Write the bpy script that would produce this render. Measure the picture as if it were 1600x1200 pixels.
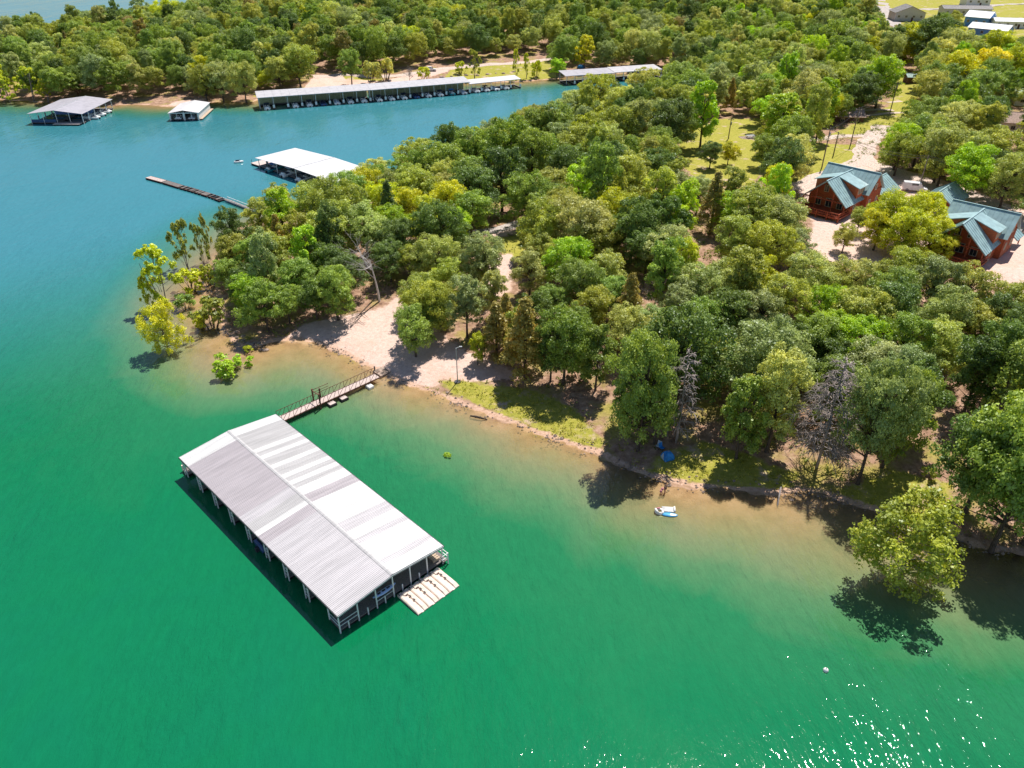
import bpy, math, random
import numpy as np
from mathutils import Vector, Matrix

R = math.radians
for o in list(bpy.data.objects): bpy.data.objects.remove(o)
scene = bpy.context.scene
C = scene.collection

# ------------------------------------------------------------------ camera
FPX, PITCH, CAMH = 1170.0, R(32.5), 65.0      # focal length in photo pixels (1600 wide), tilt, height
cam_d = bpy.data.cameras.new('camera'); cam = bpy.data.objects.new('camera', cam_d); C.objects.link(cam)
cam_d.sensor_width = 36; cam_d.lens = 36 * FPX / 1600
cam_d.clip_start = 1; cam_d.clip_end = 9000
cam.location = (0, 0, CAMH); cam.rotation_euler = (R(90) - PITCH, 0, 0)
scene.camera = cam
# ------------------------------------------------------------------ sky and sun
SUN_AZ, SUN_EL = R(25.5), R(61.5)                  # right of the view direction, above the horizon
world = bpy.data.worlds.new('World'); scene.world = world; world.use_nodes = True
wn = world.node_tree; wn.nodes.clear()
sky = wn.nodes.new('ShaderNodeTexSky'); sky.sky_type = 'NISHITA'; sky.sun_disc = False
sky.sun_elevation = SUN_EL; sky.sun_rotation = SUN_AZ; sky.air_density = 1.0; sky.dust_density = 0.3; sky.ozone_density = 2.2
bg = wn.nodes.new('ShaderNodeBackground'); bg.inputs[1].default_value = 0.078
wo = wn.nodes.new('ShaderNodeOutputWorld')
wn.links.new(sky.outputs[0], bg.inputs[0]); wn.links.new(bg.outputs[0], wo.inputs[0])
sun_d = bpy.data.lights.new('sun', 'SUN'); sun_d.energy = 5.0; sun_d.angle = R(0.53); sun_d.color = (1, 0.95, 0.87)
sun = bpy.data.objects.new('sun', sun_d); C.objects.link(sun); sun.location = (60, 60, 120)
sv = Vector((math.sin(SUN_AZ) * math.cos(SUN_EL), math.cos(SUN_AZ) * math.cos(SUN_EL), math.sin(SUN_EL)))
sun.rotation_euler = sv.to_track_quat('Z', 'Y').to_euler()
vs = scene.view_settings
vs.view_transform = 'Standard'; vs.look = 'None'; vs.gamma = 1; vs.use_curve_mapping = False; vs.exposure = 0.36
scene.render.engine = 'CYCLES'
scene.cycles.max_bounces = 6; scene.cycles.transparent_max_bounces = 12
scene.cycles.sample_clamp_direct = 0; scene.cycles.sample_clamp_indirect = 4

# ------------------------------------------------------------------ pixels to places
ct, st = math.cos(PITCH), math.sin(PITCH)
def ray(px, py):
    x = (px - 800) / FPX; y = -(py - 600) / FPX
    return (x, ct + y * st, -st + y * ct)
def W(px, py, z=0.0):
    d = ray(px, py); t = (z - CAMH) / d[2]
    return Vector((d[0] * t, d[1] * t, z))
def project(x, y, z):
    dy, dz = y, z - CAMH
    zc = dy * ct - dz * st
    return 800 + FPX * x / zc, 600 - FPX * (dy * st + dz * ct) / zc, zc

# ------------------------------------------------------------------ shoreline and height of the land
shore_px = [(1900,960),(1700,905),(1600,868),(1540,862),(1470,832),(1400,808),(1350,795),(1310,781),(1280,774),(1250,770),(1215,773),(1180,771),
 (1145,768),(1110,765),(1085,762),(1060,757),(1035,749),(1010,745),(985,735),(960,724),(930,708),(905,702),(880,693),(855,684),(830,677),(805,665),(780,656),(740,641),(700,626),(660,611),
 (625,598),(597,588),(570,573),(540,556),(505,541),(470,532),(430,533),(405,541),(385,547),(362,533),(346,507),(342,482),(337,458),(336,432),
 (345,400),(365,375),(385,357),(420,344),(470,331),(520,322),(570,311),(640,286),(720,251),(800,221),(870,187),(930,165),(1000,150),
 (1050,140),(1080,132),(1060,121),(1030,114),(960,115),(890,119),(868,124),(815,128),(740,129),(700,131),(650,135),(590,139),(520,140),
 (480,143),(410,152),(395,161),(350,158),(310,162),(260,167),(210,163),(170,166),(130,163),(60,160),(0,156),(-60,158)]
land = [tuple(W(*p)[:2]) for p in shore_px]
land += [(-300,330),(-380,370),(-390,410),(-300,425),(-262,440),(-245,480),(-225,525),(-190,590),(-120,750),(0,1100),(100,3500),(4000,3500),(4000,-300),(600,-300),(200,10)]
land = np.array(land)
def seg_dist(px, py, poly, closed=True):
    n = len(poly); best = np.full(px.shape, 1e18)
    for i in range(n if closed else n - 1):
        ax, ay = poly[i]; bx, by = poly[(i + 1) % n]
        dx, dy = bx - ax, by - ay; L = dx * dx + dy * dy + 1e-12
        t = np.clip(((px - ax) * dx + (py - ay) * dy) / L, 0, 1)
        best = np.minimum(best, (px - ax - t * dx) ** 2 + (py - ay - t * dy) ** 2)
    return np.sqrt(best)
def inside(px, py, poly):
    c = np.zeros(px.shape, bool); n = len(poly)
    for i in range(n):
        ax, ay = poly[i]; bx, by = poly[i - 1]
        if ay == by: continue
        c ^= ((ay > py) != (by > py)) & (px < (bx - ax) * (py - ay) / (by - ay) + ax)
    return c
def sdist(px, py, poly):                       # positive inside
    px = np.asarray(px, float); py = np.asarray(py, float)
    return np.where(inside(px, py, poly), 1, -1) * seg_dist(px, py, poly)
SHALLOW = [(-62, 134, 17, .22), (-45, 112, 15, .4), (52, 66, 14, .5), (22, 79, 11, .5), (36, 66, 14, .55), (-30, 330, 60, .6)]   # flooded flats
def height(px, py):
    px = np.asarray(px, float); py = np.asarray(py, float)
    wob = 0.8 * np.sin(px * .55 + 1.3 * np.sin(py * .31)) * np.cos(py * .43 + 1.7) + .45 * np.sin(px * 1.7 + py * 1.1) * np.sin(py * 1.9 - px * .6)
    d = sdist(px, py, land); d = d + wob * np.clip(1 - abs(d) / 25, 0, 1) * .8
    up = 6.5 * (1 - np.exp(-np.maximum(d, 0) / 62)) + np.clip((d - 60) * .035, 0, 9) * np.clip((py - 260) / 150, 0, 1)
    up = up + np.clip(d / 12, 0, 1) * (.28 * np.sin(px * .13 + 1) * np.sin(py * .11) + .12 * np.sin(px * .41 + py * .23))
    s = np.maximum(-d, 0)
    k = np.ones(px.shape)
    for cx, cy, r, m in SHALLOW:
        k = k * (1 - (1 - m) * np.exp(-((px - cx) ** 2 + (py - cy) ** 2) / r ** 2))
    low = -(11 * (1 - np.exp(-s / 58)) + .0018 * np.clip(s - 4, 0, 30) ** 2) * k
    return np.where(d > 0, up, low)
def h1(x, y): return float(height(np.array([x]), np.array([y]))[0])
def G(px, py, dz=0.0):                          # the point of the ground seen at a pixel
    z = 0.0
    for _ in range(9):
        p = W(px, py, z); z = max(h1(p.x, p.y), 0.0)
    p = W(px, py, z); p.z += dz
    return p
def Gpoly(pts): return np.array([tuple(G(*p)[:2]) for p in pts])

# ------------------------------------------------------------------ materials
MATS = {}
def nodes_of(name):
    m = bpy.data.materials.new(name); m.use_nodes = True; m.node_tree.nodes.clear()
    return m, m.node_tree.nodes, m.node_tree.links
def mat(name, col, rough=.7, var=.12, scale=3.0, metal=0.0, spec=.3, bump=0.0, stretch=None, col2=None, coord='Object', turn=None):
    if name in MATS: return MATS[name]
    m, N, L = nodes_of(name)
    out = N.new('ShaderNodeOutputMaterial'); b = N.new('ShaderNodeBsdfPrincipled')
    b.inputs['Roughness'].default_value = rough; b.inputs['Metallic'].default_value = metal
    b.inputs['Specular IOR Level'].default_value = spec
    tc = N.new('ShaderNodeTexCoord'); nz = N.new('ShaderNodeTexNoise'); nz.inputs['Scale'].default_value = scale; nz.inputs['Detail'].default_value = 5
    if turn is not None:                             # streaks laid out in the place itself, so neighbouring sheets differ
        ge = N.new('ShaderNodeNewGeometry'); m1 = N.new('ShaderNodeMapping'); m1.inputs['Rotation'].default_value = (0, 0, -turn); mp = N.new('ShaderNodeMapping'); mp.inputs['Scale'].default_value = stretch
        L.new(ge.outputs['Position'], m1.inputs[0]); L.new(m1.outputs[0], mp.inputs[0]); L.new(mp.outputs[0], nz.inputs['Vector'])
    elif stretch:
        mp = N.new('ShaderNodeMapping'); mp.inputs['Scale'].default_value = stretch
        L.new(tc.outputs[coord], mp.inputs[0]); L.new(mp.outputs[0], nz.inputs['Vector'])
    else: L.new(tc.outputs[coord], nz.inputs['Vector'])
    mx = N.new('ShaderNodeMix'); mx.data_type = 'RGBA'
    c2 = col2 or tuple(max(0, c * (1 - 2.2 * var)) for c in col)
    c1 = col if col2 else tuple(min(1, c * (1 + .6 * var)) for c in col)
    mx.inputs[6].default_value = (*c1, 1); mx.inputs[7].default_value = (*c2, 1)
    rp = N.new('ShaderNodeMapRange'); rp.inputs[1].default_value = .38; rp.inputs[2].default_value = .68
    L.new(nz.outputs[0], rp.inputs[0]); L.new(rp.outputs[0], mx.inputs[0]); L.new(mx.outputs[2], b.inputs['Base Color'])
    if bump:
        bp = N.new('ShaderNodeBump'); bp.inputs['Strength'].default_value = bump; bp.inputs['Distance'].default_value = .05
        L.new(nz.outputs[0], bp.inputs['Height']); L.new(bp.outputs[0], b.inputs['Normal'])
    L.new(b.outputs[0], out.inputs[0]); MATS[name] = m
    return m
def mat_glass(name='window_glass', col=(.03,.04,.05)):
    if name in MATS: return MATS[name]
    m, N, L = nodes_of(name)
    out = N.new('ShaderNodeOutputMaterial'); b = N.new('ShaderNodeBsdfPrincipled')
    b.inputs['Base Color'].default_value = (*col, 1); b.inputs['Roughness'].default_value = .06; b.inputs['Specular IOR Level'].default_value = .8
    L.new(b.outputs[0], out.inputs[0]); MATS[name] = m; return m
mat('white_metal', (.78,.78,.79), .45, .06, 1.5)
mat('dull_metal', (.42,.44,.46), .5, .12, 2)
mat('dark_metal', (.06,.06,.07), .5, .2, 3)
mat('rust_steel', (.17,.075,.05), .8, .35, 4, bump=.2)
mat('foam_black', (.025,.025,.03), .9, .3, 2)
mat('deck_grey', (.23,.2,.19), .85, .3, 6, stretch=(1,8,1))
mat('deck_pink', (.62,.5,.46), .8, .18, 5, stretch=(8,1,1))
mat('deck_tan', (.55,.42,.31), .8, .25, 5, stretch=(1,6,1))
mat('float_tan', (.74,.61,.52), .55, .08, 2)
mat('float_dark', (.05,.045,.045), .6, .2, 2)
mat('blue_paint', (.16,.32,.7), .4, .1, 3)
mat('boat_white', (.8,.8,.8), .25, .05, 2, spec=.5)
mat('boat_blue', (.03,.08,.22), .3, .1, 2, spec=.5)
mat('boat_teal', (.03,.25,.3), .35, .1, 2)
mat('canvas_navy', (.02,.03,.07), .85, .2, 4)
mat('canvas_blue', (.03,.25,.68), .7, .12, 3)
mat('canvas_light', (.55,.62,.68), .75, .1, 3)
mat('bark', (.12,.09,.07), .95, .35, 5, bump=.5, stretch=(3,3,.6))
mat('bark_grey', (.30,.26,.25), .95, .25, 5, bump=.4, stretch=(3,3,.6))
mat('bark_pale', (.40,.335,.31), .9, .2, 5, stretch=(3,3,.6))
mat('log_wall', (.50,.13,.05), .7, .25, 3, bump=.3, stretch=(.6,.6,9))
mat('log_dark', (.40,.09,.04), .7, .25, 4, bump=.2)
mat('teal_roof', (.30,.445,.46), .4, .1, .8, spec=.5)
mat('trim_dark', (.10,.04,.03), .7, .2, 3)
mat('window_frame', (.62,.55,.42), .6, .1, 3)
mat_glass()
mat('rock', (.36,.27,.22), .95, .3, 2, bump=.5)
mat('skin', (.55,.3,.21), .6, .05, 8)
mat('hair', (.05,.03,.02), .7, .2, 20)
mat('cloth_pink', (.55,.22,.25), .8, .1, 8)
mat('cloth_dark', (.05,.04,.06), .8, .1, 8)
mat('vinyl_white', (.8,.78,.76), .4, .05, 3)
mat('vinyl_blue', (.1,.4,.7), .4, .05, 3)
mat('car_white', (.75,.75,.76), .3, .04, 2, spec=.5)
mat('car_blue', (.03,.07,.16), .3, .06, 2, spec=.5)
mat('car_dark', (.03,.03,.035), .3, .06, 2, spec=.5)
mat('tyre', (.02,.02,.02), .9, .1, 8)
mat('pole_wood', (.25,.2,.17), .9, .25, 4, stretch=(3,3,.5))
mat('grey_shingle', (.33,.31,.30), .9, .15, 2)
mat('tan_shingle', (.42,.30,.25), .9, .15, 2)
mat('siding_grey', (.52,.5,.47), .8, .08, 2)
mat('siding_white', (.72,.72,.70), .8, .08, 2)
mat('siding_blue', (.12,.28,.62), .6, .08, 2)
mat('roof_white', (.8,.81,.83), .5, .05, 2)
mat('roof_red', (.55,.06,.07), .5, .1, 2)
mat('roof_green', (.22,.33,.3), .6, .1, 2)
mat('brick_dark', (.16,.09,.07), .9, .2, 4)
mat('silver_tarp', (.45,.52,.45), .7, .15, 3)

# ------------------------------------------------------------------ mesh building
class MB:
    def __init__(s): s.v = []; s.f = []; s.mi = []
    def add(s, vs, fs, m=0):
        o = len(s.v); s.v += [tuple(v) for v in vs]; s.f += [tuple(i + o for i in f) for f in fs]; s.mi += [m] * len(fs); return s
    def box(s, c, d, rz=0.0, m=0):
        cx, cy, cz = c; hx, hy, hz = d[0] / 2, d[1] / 2, d[2] / 2; ca, sa = math.cos(rz), math.sin(rz); vs = []
        for z in (-hz, hz):
            for x, y in ((-hx, -hy), (hx, -hy), (hx, hy), (-hx, hy)): vs.append((cx + x * ca - y * sa, cy + x * sa + y * ca, cz + z))
        return s.add(vs, [(3,2,1,0),(4,5,6,7),(0,1,5,4),(1,2,6,5),(2,3,7,6),(3,0,4,7)], m)
    def bar(s, a, b, w, h=None, m=0):
        h = h or w; a = Vector(a); b = Vector(b); d = (b - a).normalized()
        u = d.cross(Vector((0, 0, 1))); u = Vector((1, 0, 0)) if u.length < 1e-4 else u.normalized(); v = u.cross(d)
        vs = []
        for p in (a, b):
            for i, j in ((-1,-1),(1,-1),(1,1),(-1,1)): vs.append(p + u * (i * w / 2) + v * (j * h / 2))
        return s.add(vs, [(3,2,1,0),(4,5,6,7),(0,1,5,4),(1,2,6,5),(2,3,7,6),(3,0,4,7)], m)
    def tube(s, pts, rad, n=6, m=0, cap=True):
        pts = [Vector(p) for p in pts]; rad = rad if hasattr(rad, '__len__') else [rad] * len(pts); vs = []; fs = []
        ref = Vector((0.31, 0.95, 0.05)) if abs((pts[-1] - pts[0]).normalized().z) > .5 else Vector((0, 0, 1))
        for i, p in enumerate(pts):
            d = (pts[min(i + 1, len(pts) - 1)] - pts[max(i - 1, 0)]).normalized(); u = d.cross(ref)
            u = u.normalized() if u.length > 1e-4 else Vector((1, 0, 0)); v = d.cross(u)
            for k in range(n):
                a = 2 * math.pi * k / n; vs.append(p + (u * math.cos(a) + v * math.sin(a)) * rad[i])
        for i in range(len(pts) - 1):
            for k in range(n): fs.append((i * n + k, i * n + (k + 1) % n, (i + 1) * n + (k + 1) % n, (i + 1) * n + k))
        if cap: fs.append(tuple(range(n - 1, -1, -1))); fs.append(tuple((len(pts) - 1) * n + k for k in range(n)))
        return s.add(vs, fs, m)
    def slab(s, quad, t, m=0):                   # a thick sheet under four (or more) corners
        q = [Vector(p) for p in quad]; n = (q[1] - q[0]).cross(q[2] - q[0]).normalized()
        if n.z < 0: q = q[::-1]; n = -n
        k = len(q); vs = q + [p - n * t for p in q]
        return s.add(vs, [tuple(range(k)), tuple(range(2 * k - 1, k - 1, -1))] + [(i, i + k, (i + 1) % k + k, (i + 1) % k) for i in range(k)], m)
    def prism(s, prof, y0, y1, m=0):             # profile in x,z run along y
        k = len(prof); vs = [(x, y0, z) for x, z in prof] + [(x, y1, z) for x, z in prof]
        return s.add(vs, [tuple(range(k)), tuple(range(2 * k - 1, k - 1, -1))] + [(i, i + k, (i + 1) % k + k, (i + 1) % k) for i in range(k)], m)
    def loft(s, rings, m=0, cap=True, closed=True):
        n = len(rings[0]); vs = [p for r in rings for p in r]; fs = []
        for i in range(len(rings) - 1):
            for k in range(n if closed else n - 1): fs.append((i * n + k, i * n + (k + 1) % n, (i + 1) * n + (k + 1) % n, (i + 1) * n + k))
        if cap: fs += [tuple(range(n - 1, -1, -1)), tuple((len(rings) - 1) * n + k for k in range(n))]
        return s.add(vs, fs, m)
    def mesh(s, name, mats, smooth=False):
        me = bpy.data.meshes.new(name); me.from_pydata(s.v, [], s.f)
        for m in (mats if isinstance(mats, (list, tuple)) else [mats]): me.materials.append(MATS[m] if isinstance(m, str) else m)
        if any(s.mi): me.polygons.foreach_set('material_index', s.mi)
        if smooth: me.polygons.foreach_set('use_smooth', [True] * len(s.f))
        me.update(); return me
    def build(s, name, mats, parent=None, smooth=False, **kw):
        return link(name, s.mesh(name, mats, smooth), parent, **kw)
def tag(o, label=None, cat=None, group=None, kind=None):
    if label: o['label'] = label
    if cat: o['category'] = cat
    if group: o['group'] = group
    if kind: o['kind'] = kind
    return o
def link(name, data, parent=None, label=None, cat=None, group=None, kind=None, loc=None, rz=None):
    o = bpy.data.objects.new(name, data); C.objects.link(o)
    if parent: o.parent = parent
    if loc is not None: o.location = loc
    if rz is not None: o.rotation_euler = (0, 0, rz)
    return tag(o, label, cat, group, kind)
def thing(name, label, cat, loc=(0, 0, 0), rz=0.0, group=None):
    return link(name, None, None, label, cat, group, None, loc, rz)
def copy_tree(o, parent=None):
    c = o.copy(); C.objects.link(c); c.parent = parent
    for ch in list(o.children): copy_tree(ch, c)
    return c
# ================================================================== ground, water, roads
sand_polys = [[(440,533),(470,508),(540,492),(600,480),(625,462),(640,430),(668,430),(662,470),(690,520),(720,545),(790,572),(815,592),(740,596),(690,594),(680,606),(640,602),(597,587),(540,556),(500,540)],
 [(1240,292),(1300,262),(1345,250),(1440,272),(1530,300),(1680,360),(1680,500),(1600,478),(1545,440),(1490,425),(1390,416),(1290,408),(1262,380),(1270,350),(1255,310)],
 [(470,143),(488,121),(530,114),(540,124),(600,126),(650,114),(700,106),(700,112),(670,120),(655,134),(590,136),(520,141)], [(745,362),(800,347),(830,345),(815,362),(770,372)],
 [(255,168),(275,158),(322,153),(318,163),(270,168)], [(740,440),(760,405),(800,395),(800,450),(765,480)]]
grass_polys = [[(683,596),(705,591),(760,601),(835,606),(900,640),(945,690),(932,703),(860,681),(780,646),(720,620)],
 [(1008,738),(1040,705),(1105,690),(1180,715),(1250,742),(1232,768),(1110,762)], [(1300,768),(1390,735),(1490,755),(1460,822),(1370,797)],
 [(1055,240),(1080,190),(1190,184),(1215,232),(1175,290),(1095,290)], [(1262,222),(1345,226),(1335,252),(1300,262),(1240,288),(1225,275)],
 [(1290,215),(1345,188),(1390,165),(1398,118),(1448,122),(1420,182),(1375,212)], [(690,129),(705,108),(870,90),(872,122),(800,127)],
 [(770,372),(815,364),(822,402),(790,405)], [(1360,-30),(1700,-30),(1700,60),(1480,60),(1405,50),(1375,20)], [(1250,395),(1300,405),(1280,430),(1240,425)],[(495,140),(540,118),(600,124),(590,138)]]
def axis(stops):
    out = []
    for a, b, s in stops: out += list(np.arange(a, b, s))
    return np.array(out + [stops[-1][1]], float)
gx = axis([(-3000,-800,200),(-800,-420,40),(-420,-220,8),(-220,-110,2.5),(-110,118,.9),(118,230,2.5),(230,520,8),(520,900,40),(900,3500,200)])
gy = axis([(-300,0,60),(0,40,5),(40,172,.9),(172,262,1.6),(262,420,2.5),(420,640,7),(640,1000,30),(1000,3400,200)])
PX, PY = np.meshgrid(gx, gy); PX = PX.ravel(); PY = PY.ravel()
PZ = height(PX, PY); PD = sdist(PX, PY, land)
def grid_mesh(name, z, mats):
    nx, ny = len(gx), len(gy); me = bpy.data.meshes.new(name)
    co = np.stack([PX, PY, z], 1).astype(np.float32); i = np.arange((nx - 1) * (ny - 1)); r, c = i // (nx - 1), i % (nx - 1); a = r * nx + c
    f = np.stack([a, a + 1, a + nx + 1, a + nx], 1).astype(np.int32)
    me.vertices.add(len(co)); me.vertices.foreach_set('co', co.ravel()); me.loops.add(f.size); me.loops.foreach_set('vertex_index', f.ravel())
    me.polygons.add(len(f)); me.polygons.foreach_set('loop_start', np.arange(len(f), dtype=np.int32) * 4); me.polygons.foreach_set('use_smooth', np.ones(len(f), bool))
    me.materials.append(mats); me.update(calc_edges=True); me.validate(); return me
def set_attr(me, name, arr):
    a = me.attributes.new(name, 'FLOAT', 'POINT'); a.data.foreach_set('value', arr.astype(np.float32))
def soft(polys, w):
    m = np.zeros(PX.shape)
    for p in polys:
        q = Gpoly(p); lo = q.min(0) - 12; hi = q.max(0) + 12
        k = (PX > lo[0]) & (PX < hi[0]) & (PY > lo[1]) & (PY < hi[1])
        s = sdist(PX[k], PY[k], q); m[k] = np.maximum(m[k], np.clip(.5 + s / w, 0, 1))
    return m
def ground_mat():
    m, N, L = nodes_of('ground_soil')
    out = N.new('ShaderNodeOutputMaterial'); b = N.new('ShaderNodeBsdfPrincipled'); b.inputs['Roughness'].default_value = .95; b.inputs['Specular IOR Level'].default_value = .1
    tc = N.new('ShaderNodeTexCoord')
    def noise(s, d=6, r=.6):
        n = N.new('ShaderNodeTexNoise'); n.inputs['Scale'].default_value = s; n.inputs['Detail'].default_value = d; n.inputs['Roughness'].default_value = r
        L.new(tc.outputs['Object'], n.inputs['Vector']); return n.outputs[0]
    def ramp(src, stops):
        r = N.new('ShaderNodeValToRGB'); e = r.color_ramp.elements
        while len(e) < len(stops): e.new(.5)
        for i, (p, c) in enumerate(stops): e[i].position = p; e[i].color = (*c, 1)
        L.new(src, r.inputs[0]); return r.outputs[0]
    def mix(f, a, c):
        x = N.new('ShaderNodeMix'); x.data_type = 'RGBA'; L.new(f, x.inputs[0]); L.new(a, x.inputs[6]); L.new(c, x.inputs[7]); return x.outputs[2]
    def math_(op, a, c=None, v=None):
        x = N.new('ShaderNodeMath'); x.operation = op; x.use_clamp = True; L.new(a, x.inputs[0])
        if c is not None: L.new(c, x.inputs[1])
        if v is not None: x.inputs[1].default_value = v
        return x.outputs[0]
    def attr(n):
        a = N.new('ShaderNodeAttribute'); a.attribute_name = n; return a.outputs['Fac']
    def edge(mask, amp=.55):                      # roughen a soft mask's border with noise
        n1 = noise(.5, 6, .7); x = N.new('ShaderNodeMath'); x.operation = 'MULTIPLY_ADD'; L.new(n1, x.inputs[0]); x.inputs[1].default_value = amp * 2; x.inputs[2].default_value = -amp
        y = N.new('ShaderNodeMath'); L.new(mask, y.inputs[0]); L.new(x.outputs[0], y.inputs[1])
        r = N.new('ShaderNodeMapRange'); r.inputs[1].default_value = .4; r.inputs[2].default_value = .6; L.new(y.outputs[0], r.inputs[0]); return r.outputs[0]
    litter = ramp(noise(.9, 8, .72), [(.3, (.15,.085,.055)), (.5, (.36,.22,.15)), (.66, (.52,.35,.26))])
    dryg = ramp(noise(2.2, 8, .7), [(.32, (.20,.18,.045)), (.55, (.36,.30,.08)), (.7, (.46,.36,.15))])
    base = mix(ramp(noise(.16, 5, .6), [(.5, (0,0,0)), (.64, (1,1,1))]), litter, dryg)
    grass = ramp(noise(1.3, 9, .75), [(.3, (.19,.20,.035)), (.5, (.35,.33,.055)), (.68, (.46,.38,.12))])
    grass = mix(ramp(noise(.22, 6, .65), [(.57, (0,0,0)), (.66, (1,1,1))]), grass, ramp(noise(3, 5), [(.3, (.42,.30,.2)), (.7, (.6,.46,.36))]))
    sand = ramp(noise(1.6, 10, .78), [(.28, (.40,.27,.22)), (.48, (.66,.475,.40)), (.7, (.76,.59,.52))])
    sand = mix(ramp(noise(.12, 5), [(.5, (0,0,0)), (.7, (1,1,1))]), sand, ramp(noise(4, 6), [(.3, (.55,.34,.25)), (.7, (.66,.47,.37))]))
    shor = ramp(noise(2.4, 8, .75), [(.3, (.36,.2,.13)), (.5, (.58,.38,.28)), (.7, (.72,.52,.42))])
    bed = ramp(noise(.35, 7, .65), [(.3, (.33,.2,.11)), (.5, (.55,.35,.21)), (.7, (.68,.46,.32))])
    col = mix(edge(attr('grass')), base, grass); col = mix(edge(attr('sand')), col, sand)
    col = mix(edge(attr('shore'), .5), col, shor); col = mix(attr('wet'), col, bed)
    L.new(col, b.inputs['Base Color'])
    bp = N.new('ShaderNodeBump'); bp.inputs['Strength'].default_value = .9; bp.inputs['Distance'].default_value = .175
    L.new(noise(2.5, 9, .75), bp.inputs['Height']); L.new(bp.outputs[0], b.inputs['Normal'])
    L.new(b.outputs[0], out.inputs[0]); MATS['ground_soil'] = m; return m
gme = grid_mesh('ground', PZ, ground_mat())
set_attr(gme, 'grass', soft(grass_polys, 3)); set_attr(gme, 'sand', soft(sand_polys, 3))
set_attr(gme, 'shore', np.clip(.95 - abs(PD - .5) / 1.3, 0, 1)); set_attr(gme, 'wet', np.clip(.35 - PZ * 2.5, 0, 1))
ground = link('ground', gme, kind='structure')

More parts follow.
